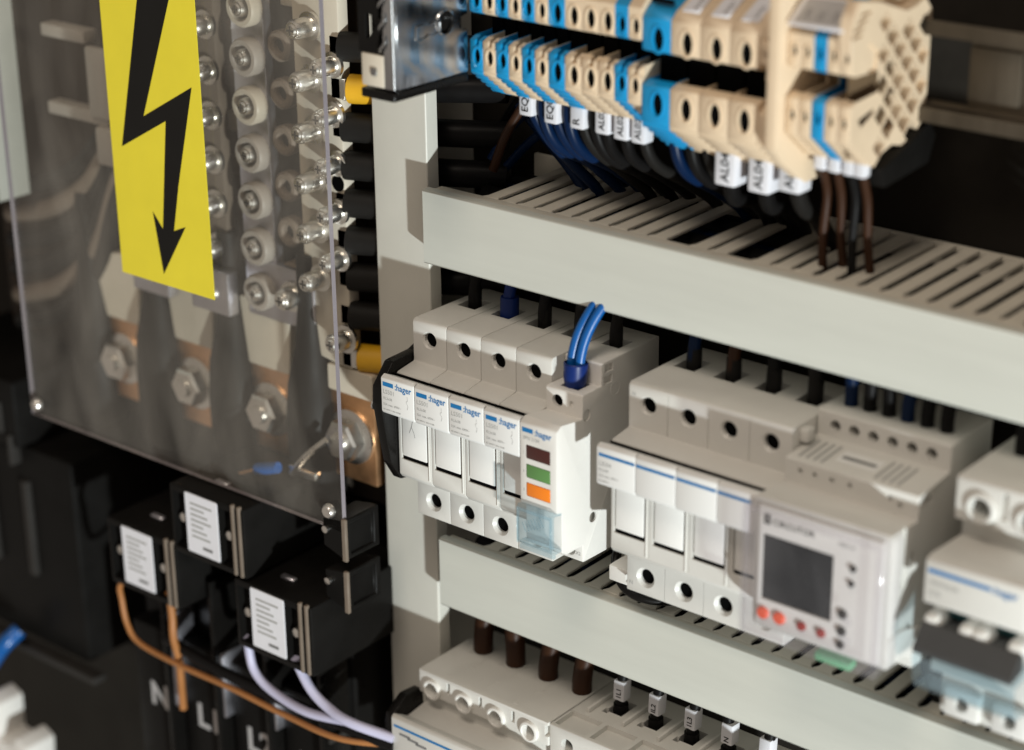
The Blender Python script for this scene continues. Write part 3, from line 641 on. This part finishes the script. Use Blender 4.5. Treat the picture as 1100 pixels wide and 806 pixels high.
# steel bracket left of the terminals
t = thing('steel_bracket', 'shiny galvanised steel bracket at the left end of the terminal blocks', 'bracket', (18.2, 4, 109.6))
sl = [(-8.4 - 4, 21.3), ]
pb = [(0, 0), (0, 42), (-38.5, 42), (-38.5, 0.4)]
b = bevel(prism(NB(), fillet([(0, 0), (0, 50), (-38.4, 50), (-38.4, .6)], {0: 1}), 0, 1.1), .2, 1)
keyh = fillet([(-28.8, 16.6), (-24.0, 16.2), (-21.5, 17.6), (-18.5, 16.8), (-15, 17.6), (-15, 22.5), (-18.5, 22.6), (-21.5, 21.6), (-24, 22.4), (-28.4, 22.0)], 1.0)
c = cyl(NB(), (-3, -12.4, 20.6), (3, -12.4, 20.6), 4.2, n=28); c2 = prism(NB(), fillet([(-4.6, 17), (1, 16), (1, 22), (-4.6, 21)], .8), -3, 3)
obj('side_plate', cut(b, c, c2), 'zinc', t)
kb = cut(prism(NB(), keyh, 1.0, 1.75), prism(NB(), [((u + 22) * .86 - 22, (v - 19.4) * .72 + 19.4) for u, v in keyh], .5, 3)); obj('embossed_keyhole', bevel(kb, .2, 1), 'zinc', t)
obj('hole_lip', lathe(NB(), (1.1, -12.4, 20.6), (1, 0, 0), [(4.2, 0), (5.0, 0), (4.8, .5), (4.3, .6)], 28, True), 'zinc', t)
obj('fold', bevel(prism(NB(), fillet([(-3.6, -38.2), (1.4, -38.2), (1.4, -40.6), (-3.6, -40.6)], .9), 1.0, 50, 'z'), .2, 1), 'zinc', t)
obj('front_flange', bevel(cut(box(NB(), -15.5, -3.4, -40.4, -38.8, 13.2, 50), prism(NB(), fillet([(-11.6, 17.5), (-7.0, 22.5), (-8.6, 26.5), (-11.6, 27.5)], .6), -45, -30, 'y'), box(NB(), -5.6, -2, -45, -30, 16, 20.5), box(NB(), -5.6, -2, -45, -30, 26, 33)), .2, 1), 'blackgloss', t)
bxo('hole_shade_backing', (-12, -.4, -37, -2, 2, 50), 'black', t, 0)  # black block added so that the hole in the plate looks dark
bxo('cream_tab', (-14.0, -3.4, -40.8, -39.0, 1.2, 13.0), 'cream', t, .5)
bxo('tab_rivet', (-9.0, -6.4, -41.6, -40.7, 5.5, 8.2), 'zinc', t, .3)
obj('black_base', bevel(prism(NB(), fillet([(-14.6, -41.4), (2.0, -41.4), (2.4, -1), (-14.6, -1)], 1.5), -3.0, .2, 'z'), .4, 2), 'blackgloss', t)
for k in range(3): obj('spring', tube(NB(), [(-4.5, -41.0, 14.5 + 8 * k), (-3.4, -41.6, 15.8 + 8 * k), (-2.0, -41.2, 18 + 8 * k), (-2.4, -40.9, 20.5 + 8 * k)], .55, 8), 'zinc', t)

# ================================================================== WIRES FROM THE TERMINALS
def wire(pts, r, mat, label, name='wire', group=None, n=12):
    t = thing(name, label, 'wire' if name == 'wire' else name.split('_')[-1], pts[0], group)
    o = Vector(pts[0]); obj('insulation', tube(NB(), [Vector(p) - o for p in pts], r, n), mat, t); return t
def tagged(x, z, mat, s, xe, ye, label, big=1.0, y=20.5):
    t = wire([(x, 24, z + 9), (x, 21.5, z - 3), (x + .3 * (xe - x), 27, z - 16), (x + .7 * (xe - x), 25 + (ye - 25) * .55, 69), (xe, ye, 55), (xe, ye + 2, 38)], 2.2 * big, mat, label, group='tagged wires under the terminal blocks')
    if s is not None:
        w, h = 3.1 * big, 5.2 * big
        b = bevel(box(NB(), -w, w, -3.0 * big - 3, -3 + 3.0 * big, -2 - h - 4, h - 4 + 1), .9, 2)
        sl = obj('tag_sleeve', b, 'tag', t, (0, -.2, -5))
        if s: text(s, 4.3 * big if len(s) < 4 else 3.6 * big, 'blackprint', sl, (1.35 * big, -3.05 * big - 3, -5.4 * big - 4.2), (R(90), R(-90), 0), bold=.05)
    return t
W_ = [(34.7, 99.5, 'wblue', 'EQ0', 44, 52, 'dark blue wire tagged EQ0, the left one of two'), (46.6, 98.5, 'wblue', 'EQ0', 50, 58, 'dark blue wire tagged EQ0, the right one of two'),
      (58.8, 98.5, 'wgrey', 'R', 63, 60, 'dark grey wire with the white tag R'), (70.2, 98.5, 'wblack', 'AL02', 66, 66, 'black wire tagged AL02, leftmost of three'),
      (78.6, 97.8, 'wblack', 'AL02', 76, 68, 'black wire tagged AL02, middle of three'), (86.4, 97.8, 'wgrey', 'AL02', 90, 66, 'grey wire tagged AL02, rightmost of three'),
      (124.6, 91.5, 'wblack', 'AL04', 116, 62, 'thick black wire tagged AL04, leftmost of three'), (138.4, 91.5, 'wblack', 'AL04', 133, 58, 'thick black wire tagged AL04, middle of three'), (150.7, 94, 'wgrey', 'AL04', 148, 52, 'thick grey wire tagged AL04, right of the partition plate')]
for i, (x, z, mt, s, xe, ye, lb) in enumerate(W_): tagged(x, z, mt, s, xe, ye, lb, 1.0 if i < 6 else 1.38)
for x, mt, xe, lb in ((52.5, 'wblue', 56, 'untagged blue wire left of the wire tagged R'), (40.6, 'wblue', 47, 'blue wire between the two tagged EQ0'), (64.6, 'wblack', 70, 'thin dark wire between tags R and AL02'),
                      (100, 'wblue', 104, 'dark blue wire below the big blue terminal block'), (107, 'wblack', 110, 'black wire just right of the big blue terminal block wire'), (114, 'wgrey', 122, 'dark grey wire below the first big beige terminal block')):
    tagged(x, 97, mt, None, xe, 64, lb, 1.05)
for i, (x, mt, lb) in enumerate(((161, 'wbrown', 'thin brown wire below the tiny terminal blocks, leftmost'), (166.5, 'wbrown', 'thin brown wire below the tiny blue terminal block'), (172, 'wblack', 'thin black wire below the tiny terminal blocks'), (176.4, 'wbrown', 'reddish brown wire below the honeycomb end block'))):
    tagged(x, 100, mt, '', x - 4 + i * .4, 31 + 4 * (i % 2), lb, .72)
for i, pts in enumerate(([(-6, 46, 62), (2, 50, 76), (20, 54, 92), (50, 58, 104)], [(-4, 50, 56), (8, 54, 70), (28, 58, 86), (60, 60, 98)], [(0, 40, 60), (6, 42, 76), (16, 46, 92), (34, 50, 104)], [(2, 54, 84), (14, 54, 74), (26, 54, 64), (36, 54, 54)], [(-14, 58, 66), (-4, 62, 84), (16, 64, 100), (40, 66, 112)])):
    tag(obj('cable', tube(NB(), pts, 1.9 if i != 3 else 2.3, 10), ['wblue', 'wblue', 'wbrown', 'wblue', 'wblack'][i]), ['upper dark blue cable arching behind the cream profile', 'lower dark blue cable arching behind the cream profile', 'dark brown cable arching in the shadow by the cream profile', 'straight blue cable slanting into the left end of the upper duct', 'black cable at the back beside the cream profile'][i], 'cable', 'cables in the shadow left of the terminal wires')

# wires into the tops of the modules
def topwire(x, y, z, mat, label, r=2.3, ferr='wgrey', fr=3.0, group='wires into the tops of the breakers', up=34):
    lx = random.uniform(-5, 4)
    t = wire([(x, y, z - 4), (x, y, z + 6), (x + .6 + lx * .5, y + 2, z + 18), (x + 2 + lx, y + 9, z + up), (x + 2 + lx * 2, y + 20, z + up + 6)], r, mat, label, group=group)
    if ferr: obj('sleeve', cyl(NB(), (0, 0, -1), (0, .6, 11), fr, fr * .95, n=16), ferr, t)
    return t
for i, (mt, fe, lb) in enumerate((('wblack', 'wblack', 'black wire entering the top of the leftmost fuse holder'), ('wcollar', 'wcollar', 'thick blue collared wire entering the second fuse holder'), ('wblack', 'wgrey', 'black wire with grey sleeve entering the third fuse holder'), ('wgrey', 'wgrey', 'dark grey wire entering the fourth fuse holder'))):
    topwire(.4 + 17.8 * i, 27, 7.6, mt, lb, 2.4, fe, 3.9 if i == 1 else 2.8)
topwire(70, 28, 7.4, 'wgrey', 'grey wire entering the rear of the module with coloured windows', 2.3, 'wgrey', 2.6)
for i, (mt, lb) in enumerate((('wblue', 'blue wire entering the first pole of the four pole breaker'), ('wbrown', 'brown wire entering the second pole of the four pole breaker'), ('wblack', 'black wire entering the third pole of the four pole breaker'), ('wgrey', 'grey wire entering the last pole of the four pole breaker'))):
    topwire(106.6 + 17.4 * i, 27, 7.6, mt, lb, 2.4, 'wgrey', 3.0)
for i in range(6): topwire(174.7 + 7.5 * i, 25, 10.6, 'wblack' if i % 3 else 'wblue', f"{['first', 'second', 'third', 'fourth', 'fifth', 'sixth'][i]} dark wire from the left into the top of the energy meter", 2.4, None, group='wires into the energy meter')
for i in range(2): topwire(240 + 17.5 * i, 25, 10, 'wblack', f"{['left', 'right'][i]} black wire into the two pole breaker", 2.6, None)
# bright blue pair with collar
t = thing('blue_cable_pair', 'pair of bright blue wires in a dark blue collar above the coloured window module', 'cable', (70.2, 2.6, -1.5))
obj('collar', lathe(NB(), (0, 0, -2), (0, .05, 1), [(3.4, 0), (3.8, 1), (4.6, 5), (4.7, 10.5), (4.2, 11), (4.0, 9), (3.0, 8)], 22), 'wcollar', t)
for dx in (-2.0, 1.9): obj('wire_core', tube(NB(), [(dx, .4, 3), (dx, 1.0, 11), (dx + 1.2, 3.5, 20), (dx + 4.0, 8, 29), (dx + 8, 15, 38)], 1.9, 12), 'wbright', t)
# bottom row wires
for i in range(4):
    topwire(1.0 + 17.8 * i, 28, Z3 + 7.6, 'wbrown', f"{['leftmost', 'second', 'third', 'rightmost'][i]} brown wire into the ring collar device of the bottom row", 4.2, None, group='brown wires in the bottom row', up=22)
for i in range(5):
    t = topwire(75.0 + 17.5 * i, 27, Z3 + 7.3, 'wblack', f"{['leftmost', 'second', 'middle', 'fourth', 'rightmost'][i]} black wire with white tag in the bottom row", 2.3, None, group='tagged wires in the bottom row', up=26)
    obj('sleeve', cyl(NB(), (0, 0, -1), (0, 0, 6.5), 3.3, 3.1, n=16), 'wblack', t)
    sl = obj('tag_sleeve', bevel(box(NB(), -2.7, 2.7, -2.7, 2.7, 8.5, 17.5), .7, 2), 'tag', t, (.2, -.2, 0), (R(-3), 0, R(random.uniform(-4, 6))))
    text(['1L1', 'IL2', '1L3', 'N', '1L'][i], 3.2, 'blackprint', sl, (1.2, -2.76, 9.6), (R(90), R(-90), 0), bold=.05)
# black cables falling between the meter and the two pole breaker
for i, x in enumerate((214, 221, 226)): tag(obj('cable', tube(NB(), [(x, 16, -60), (x + 1, 18, -76), (x + 2, 26, -92), (x + 3, 34, -112)], 2.8, 10), 'wblack'), f"{['left', 'middle', 'right'][i]} black cable dropping into the lower duct beside the energy meter", 'cable', 'cables below the meter')

# ================================================================== LEFT SIDE: CLEAR PANEL, BUSBARS
t = thing('clear_panel', 'large clear acrylic guard sheet in front of the busbars', 'panel', (-232.5, -20, -86))
b = box(NB(), 0, 200, 0, 2.2, 0, 330); bm = b
bm.faces.ensure_lookup_table()
for f in bm.faces: f.material_index = 0 if abs(f.normal.y) > .5 else 1
bm.normal_update()
for f in bm.faces: f.material_index = 0 if abs(f.normal.y) > .5 else 1
obj('sheet', b, ['acrylic', 'acedge'], t)
for x, z in ((5, 6), (193, 8)): obj('fixing_screw', lathe(NB(), (x, .2, z), (0, -1, 0), [(3.2, 0), (3.2, 1.2), (2.4, 2.4), (0, 2.7)], 18), 'steel', t)
# warning sticker
t = thing('warning_sticker', 'yellow warning sticker with a black lightning bolt arrow on the clear panel', 'sticker', (-158.0, -20.4, .2))
obj('yellow_sheet', box(NB(), 0, 57.5, 0, .25, 0, 170), 'yellow', t)
BXZ = [(23.4, 120.4), (42.5, 122.9), (21.8, 72.2), (52.4, 89.0), (40.2, 45.8), (35.4, 25.5), (42.7, 28.6), (27.0, 4.9), (23.0, 31.6), (28.6, 25.0), (35.4, 72.5), (6.7, 56.9)]
# run the upper stroke on beyond the top of the view
up = (Vector(BXZ[0]) - Vector(BXZ[11])).normalized(); p0 = Vector(BXZ[0]) + up * 30; up2 = (Vector(BXZ[1]) - Vector(BXZ[2])).normalized(); p1 = Vector(BXZ[1]) + up2 * 28
poly = [tuple(p0), tuple(p1)] + BXZ[2:]
obj('lightning_bolt', prism(NB(), poly, -.12, 0, 'y'), 'blackprint', t)

def screw_stack(t, x, y, z, r=4.6, h=9, mat='steel'):
    s = obj('screw', lathe(NB(), (x, y, z), (0, -1, 0), [(r * 1.35, 0), (r * 1.35, 1.5), (r * .95, 1.7), (r * .95, h - 1.5), (r * .75, h), (0, h)], 20), mat, t)
    b = cyl(NB(), (x, y - h + .2, z), (x, y - h - .9, z), r * .62, r * .5, n=16)
    c = box(NB(), x - r * .5, x + r * .5, y - h - 2, y - h - .2, z - .45, z + .45); box(c, x - .45, x + .45, y - h - 2, y - h - .2, z - r * .5, z + r * .5)
    obj('screw_head', cut(b, c) if False else b, mat, s)
    cr = box(NB(), x - r * .42, x + r * .42, y - h - 1.0, y - h - .7, z - .4, z + .4); box(cr, x - .4, x + .4, y - h - 1.02, y - h - .72, z - r * .42, z + r * .42); obj('cross_slot', cr, 'char', s)
    return s
# column 1: cream carrier with two staggered screw columns
t = thing('busbar', 'cream busbar carrier nearest the cream profile, with staggered steel screws', 'busbar', (-88, 20, -34), 'busbars behind the clear panel')
cb = prism(NB(), fillet([(0, 3), (0, 220), (25.5, 220), (25.5, 0), (18, 0)], {0: 4}), 0, 6, 'y')
obj('bar', bevel(cb, .5, 2), 'cream', t)
for k in range(6):
    z = 111 + 34 - 21.3 * k; screw_stack(t, 11.5, -1, z, 4.4, 11)
for k in range(5): screw_stack(t, 23.5, -1, 97 + 34 - 20.4 * k, 4.0, 11)
screw_stack(t, 24.5, -1, 14, 4.6, 10)
for z in (127, 47): obj('slot_hole_shade', lathe(NB(), (22, -.1, z + 34), (0, -1, 0), [(3.4, 0), (3.4, .2), (0, .2)], 16), 'shade_black', t)
# column 2: tinned bar with ring washers
t = thing('busbar', 'tinned busbar with large ring washers right of the yellow sticker', 'busbar', (-124.5, 20, -18), 'busbars behind the clear panel')
obj('bar', bevel(box(NB(), 0, 19, 0, 5, 0, 210), .5, 2), 'lilacbar', t)
for k in range(7):
    z = 114 + 18 - 20.6 * k
    obj('ring_washer', lathe(NB(), (11.5, 0, z), (0, -1, 0), [(4.8, 0), (8.2, 0), (8.2, 4.5), (7.4, 5.6), (5.6, 5.6), (4.8, 4.5)], 24, True), 'cream' if k in (0, 2) else 'ringgrey', t)
    screw_stack(t, 11.5, 0, z, 4.0, 7)
bxo('foot_plate', (2, 42, -1, 4, -4, 22), 'lilacbar', t, .6)
screw_stack(t, 30, -1, 10, 5.0, 8)
# column 3 and 4 behind the sticker
for n_, (x, lb) in enumerate(((-151, 'tinned busbar half hidden by the right edge of the yellow sticker'), (-190, 'tinned busbar wholly behind the yellow sticker and left of it'))):
    t = thing('busbar', lb, 'busbar', (x, 20, -18), 'busbars behind the clear panel')
    obj('bar', bevel(box(NB(), 0, 16, 0, 5, 0, 210), .5, 2), 'insul', t)
    for k in range(7): screw_stack(t, 11.5, 0, 103 + 18 - 19.6 * k, 4.6, 8)
    bxo('clamp_plate', (-2, 22, -7, -1, -6, 14), 'lilacbar', t, .6)
# socket rings and insulator blocks between the columns
for k in range(6):
    t = thing('socket', f"{['topmost', 'second', 'third', 'fourth', 'fifth', 'lowest'][k]} dark ring socket between the cream carrier and the tinned busbar", 'socket', (-98.5, 26, 99 - 20 * k), 'ring sockets between the busbars')
    obj('ring', lathe(NB(), (0, 0, 0), (0, -1, 0), [(3.0, 0), (6.6, 0), (6.6, 4), (5.6, 5), (3.8, 5), (3.0, 4)], 20, True), 'insul', t); obj('ring_core', cyl(NB(), (0, 0, 0), (0, -2, 0), 3.0, n=14), 'char', t)
bk = [(-142, 'left'), (-104, 'right')]
for x, nm in bk:
    t = thing('insulator_rack', f'brown insulator rack with stepped blocks, {nm} one behind the busbars', 'insulator', (x, 30, -10), 'insulator racks')
    bxo('spine', (0, 8, 10, 16, 0, 200), 'char', t, .5)
    for k in range(10): bxo('block', (-1, 12, 0, 12, 6 + 19.6 * k, 14 + 19.6 * k), 'insul' if k % 3 else 'cream', t, .8)
# back board
tag(bxo('insulating_board', (-330, -48, 46, 49, -110, 260), 'boarddark', None, .5), 'dark brown insulating board at the back of the busbars', 'board')

# cables from the cream carrier to the right
names = ['topmost', 'second', 'third', 'fourth', 'fifth', 'sixth', 'seventh', 'eighth', 'lowest']
for k, z in enumerate((104, 87, 71, 55, 39, 23, 7, -10, -29)):
    yel = k in (1, 8)
    t = thing('lug_cable', f"{names[k]} black cable behind the cream profile" + (', with a yellow sleeve' if yel else ''), 'cable', (-62, 22, z), 'black cables running from the busbar to the right')
    zz = random.uniform(-2, 2)
    obj('cable', tube(NB(), [(4, 2, 0), (14, 6, zz * .4), (34, 16, zz), (60, 30, zz * 1.5)], 5.6, 14), 'wblack', t)
    obj('sleeve', tube(NB(), [(-1, 0, 0), (5, 2.4, 0), (13, 5.6, zz * .4)], 6.1, 14), 'sleeve', t) if not yel else obj('yellow_sleeve', tube(NB(), [(2, 1.2, 0), (6, 2.8, 0), (17, 7, zz * .4)], 6.0, 14), 'wyellow', t)
    obj('lug', bevel(box(NB(), -6, 2, -2, 1, -4.5, 4.5), .5, 1), 'steel', t)

# lower connections: tongue, copper tab, bolt
for k, (x, lb) in enumerate(((-64.5, 'rightmost bolted copper connection, beside the clear panel edge'), (-113, 'bolted copper connection second from the right'), (-161.5, 'bolted copper connection below the yellow sticker'), (-211, 'leftmost bolted copper connection, dim behind the panel'))):
    t = thing('bolted_connection', lb, 'connection', (x, 20, -65.5), 'bolted copper connections')
    obj('tongue', bevel(prism(NB(), fillet([(-13, 19), (-17, 50), (15, 54), (12, 19)] if k else [(-13, 19), (-13, 31), (13, 31), (13, 19)], 1.5), 0, 5, 'y'), .4, 1), 'cream', t)
    bxo('copper_tab', (-13, 13, 1, 7, -21, 20), 'copper', t, .6)
    w = obj('washer', lathe(NB(), (0, 1, 0), (0, -1, 0), [(5, 0), (12.4, 0), (12.4, 1.8), (10, 2.6), (5, 2.6)], 26, True), 'steel', t)
    obj('bolt_head', lathe(NB(), (0, -1, 0), (0, -1, 0), [(9.4, 0), (9.4, 6.0), (8.2, 7.2), (0, 7.2)], 6), 'steel', t)
    obj('bolt_shank', cyl(NB(), (0, -7, 0), (0, -10, 0), 4.6, 4.0, n=16), 'steel', t)
# dark sleeves between them
for k, (x, lb) in enumerate(((-88, 'dark tapered sleeve right of the second bolted connection'), (-137, 'dark tapered sleeve between the two middle bolted connections'), (-186, 'dark tapered sleeve left of the middle bolted connections'), (-232, 'dark tapered sleeve at the far left of the connections'))):
    b = lathe(NB(), (0, 0, 0), (0, 0, 1), [(8, -50), (12.5, -44), (12.8, -10), (11.5, 6), (7.5, 24), (5.6, 40), (5.0, 66), (0, 66)], 20)
    tag(obj('sleeve', b, 'sleeve', None, (x, 22, -54)), lb, 'sleeve', 'tapered black sleeves')
# dim bundle of cables at the left behind the panel
for k in range(6):
    tag(obj('cable', tube(NB(), [(-196 + 3 * k, 30, 96 - 6 * k), (-206, 26 - k, 60 - 9 * k), (-226, 22, 30 - 11 * k), (-258, 24, 12 - 13 * k), (-300, 30, 0 - 14 * k)], 4.6, 12), ['wgrey', 'insul', 'wgrey', 'sleeve', 'insul', 'wgrey'][k]), f"{['uppermost', 'second', 'third', 'fourth', 'fifth', 'lowest'][k]} curved cable in the dim bundle left of the yellow sticker", 'cable', 'curved cables behind the panel')
t = thing('support_arm', 'pale stepped support arm at the left behind the panel', 'support', (-250, 16, 40))
bxo('upper_arm', (4, 34, 0, 8, 44, 50), 'ringgrey', t, 1); bxo('lower_arm', (4, 46, 0, 8, 8, 14), 'ringgrey', t, 1); bxo('plate', (36, 54, -2, 2, 12, 44), 'ringgrey', t, 1); bxo('foot', (38, 60, -2, 6, -10, 8), 'ringgrey', t, 2)
t = thing('silver_clip', 'silver clip beside the left edge of the yellow sticker', 'clip', (-186, 12, -16)); bxo('clip', (0, 12, 0, 8, 0, 40), 'lilacbar', t, .8); bxo('clip_edge', (-1.5, -.2, -2, 8, 0, 56), 'cream', t, .4)
t = thing('loose_wire_end', 'loose bare wire end with a blue ferrule behind the clear panel', 'wire', (-108, -4, -84))
obj('strand', cyl(NB(), (-3, 0, -4), (9, 1, 1.5), 1.0, n=8), 'copper', t); obj('blue_ferrule', cyl(NB(), (8, 1, 1.2), (20, 2, 5), 2.8, 2.5, n=14), 'wbright', t)
t = thing('bracket_clip', 'pale metal clip low behind the clear panel', 'clip', (-86, 2, -82)); bxo('clip_bar', (0, 16, 0, 4, 0, 3.5), 'steel', t, .5); obj('clip_hook', tube(NB(), [(2, 0, 0), (10, 2, 10), (18, 6, 18)], 1.5, 8), 'steel', t)

# ------------------------------------------------------------------ left vertical duct in front of the panel edge
t = thing('side_duct', 'cream vertical duct with notched edge in the top left corner', 'wiring duct', (-297, -34, 6))
bxo('lid', (-40, 34, 0, 3, 0, 260), 'modw', t, .8)
for k in range(24): bxo('finger', (34.2, 41 + (1.5 if k % 2 else 0), 1, 3.4, 4 + 9 * k, 9.8 + 9 * k), 'modw', t, .9)
bxo('side_wall', (30, 32, 3.2, 50, 0, 260), 'duct', t, .4)

# ================================================================== LOWER LEFT: MAIN BREAKER AND RELAYS
t = thing('main_breaker', 'black moulded case breaker with white N and L letters, bottom left', 'breaker', (-190, 0, -300))
bxo('case', (0, 138, 2, 80, 0, 168), 'black', t, 2)
for k in range(4):
    x = 4 + 33.5 * k
    bxo('pole_face', (x, x + 26, -10, 2.2, 20, 118), 'black', t, 2)
    bxo('barrier', (x + 28.5, x + 31.2, -16, 10, 30, 160), 'blackgloss', t, .8)
    bxo('highlight_rib', (x + 31.6, x + 33.4, -14, 0, 84 + 6 * k, 132 - 9 * k), 'lilacbar' if k < 3 else 'char', t, .4)  # pale ribs stand for highlights on the black case
    text(['N', 'L1', 'L2', 'L3'][k], 17, 'cardgrey', t, (x + 10 if k == 0 else x + 9, -10.3, 76), bold=.5)
def relay(x, z, label, wd=46):
    t = thing('relay', label, 'relay', (x, -30, z), 'small black relays with white labels')
    b = bevel(box(NB(), 0, wd, 0, 62, -33, 0), 1.2, 2)
    b = cut(b, box(NB(), 2.0, 9.2, -2, 4, -30, -3), box(NB(), 31.2, 38, -2, 4, -30, -3))
    obj('case', b, 'black', t)
    lb = obj('paper_label', bevel(prism(NB(), fillet([(10.2, -29.5), (30.4, -29.5), (30.4, -1.2), (10.2, -1.2)], 1.0), -.35, .2, 'y'), .1, 1), 'tag', t)
    for k in range(7): bxo('print_line', (13.5, 27 - (k * 5 % 7), -.42, -.34, -6.2 - 2.6 * k, -5.2 - 2.6 * k), 'paleprint', lb, 0)
    bxo('print_mark', (20, 26, -.44, -.34, -26.4, -25.0), 'greyprint', lb, 0)
    for xx in (39.4, 43.2): bxo('lit_edge_rib', (xx, xx + 1.5, -1.0, 1.0, -32, 1.2), 'insul', t, .3)  # ribs paler than the case paint its lit edges
    for xx in (5.5, 34.5): obj('pin_screw', lathe(NB(), (xx, 3.8, -16), (0, -1, 0), [(2.2, 0), (2.2, 2), (1.4, 2.6), (0, 2.6)], 12), 'steel', t)
    obj('top_pin', bevel(box(NB(), 16, 24, 12, 15, -.2, 1.4), .5, 1), 'lilacbar', t); return t
relay(-127.5, -87, 'black relay with white label just under the clear panel')
relay(-172.4, -117, 'leftmost black relay with white label and orange wires')
relay(-89.8, -121, 'lowest black relay with white label and lilac wires')
t = thing('corner_block', 'black angular guide block at the bottom right corner of the clear panel', 'block', (-44, -20, -86)); 
for k, z in enumerate((0, -24)):
    obj('shell', bevel(cut(prism(NB(), fillet([(0, 10), (13, 12), (13, -7), (0, -3)], 1), 0, 20, 'y'), box(NB(), 11.6, 15, 3, 17, -4.5, 9.5)), .5, 1), 'black', t, (0, 0, z - 6))
    obj('lit_edge', bevel(box(NB(), 10.8, 13.3, -.5, 1.2, -7.2, 12.2), .4, 1), 'insul', t, (0, 0, z - 6))  # brown strip, paler than the shell, paints light on its corner
    obj('stud', lathe(NB(), (2, 0, 5), (0, -1, 0), [(1.6, 0), (1.6, 1.2), (0, 1.6)], 12), 'steel', t, (0, 0, z - 6))
# orange and lilac wires
wire([(-163, -24, -147), (-171.5, -26, -153), (-172.9, -25, -162), (-170.5, -25, -174), (-162.8, -25, -181), (-137.7, -25, -183), (-100.9, -25, -182.5), (-65.9, -25, -183.5), (-32.3, -25, -182), (0, -10, -180)], 1.35, 'worange', 'orange wire sweeping across the front of the black breaker')
wire([(-138, -26, -146), (-138.2, -25, -158), (-138.5, -25, -170), (-139.5, -22, -184), (-144, -18, -212)], 1.8, 'worange', 'short straight orange wire hanging from the leftmost relay')
wire([(-88.5, -27, -150), (-89, -25, -156), (-86.1, -25, -167.6), (-75.6, -25, -174), (-54.1, -25, -176.7), (-29.1, -22, -174)], 2.0, 'wlilac', 'lilac wire curving from the left foot of the lowest relay')
wire([(-57.5, -27, -150), (-56.7, -25, -157), (-50.6, -25, -164.7), (-41.5, -25, -169.5), (-29, -25, -172), (-10, -18, -176)], 2.2, 'wlilac', 'lilac wire curving from the right foot of the lowest relay')
tag(obj('cable', tube(NB(), [(-150, -20, -176), (-120, -22, -178), (-80, -22, -179), (-40, -22, -178), (-10, -18, -180)], 2.6, 10), 'wblack'), 'black cable running along the orange wire', 'cable')
# far left switchgear
t = thing('contactor', 'dark blurred contactor at the far left edge', 'contactor', (-310, 0, -250))
bxo('case', (-40, 75, 0, 80, 20, 130), 'black', t, 3); bxo('top_block', (-40, 44, -6, 60, 131, 166), 'black', t, 2)
for x in (8, 38): bxo('rib', (x, x + 5, -3, 2, 60, 112), 'char', t, 1)
for x, z in ((32, 138), (38, 122)): bxo('edge', (x, x + 2.4, -8, -2, z, z + 16), 'char', t, .5)
bxo('ledge', (-40, 88, -8, 0, 16, 20), 'char', t, 1)
t = thing('white_clamp', 'white plastic clamp in the bottom left corner', 'clamp', (-303, -30, -308))
obj('clamp_body', bevel(prism(NB(), fillet([(0, 0), (46, 0), (50, 36), (42, 40), (36, 33), (26, 33), (27, 52), (18, 56), (14, 40), (0, 36)], 2), 0, 18, 'y'), .8, 2), 'modw', t)
wire([(-310, -20, -266), (-294, -20, -246), (-280, -19, -228), (-276, -10, -220)], 4.2, 'wbright', 'short bright blue cable in the bottom left corner')
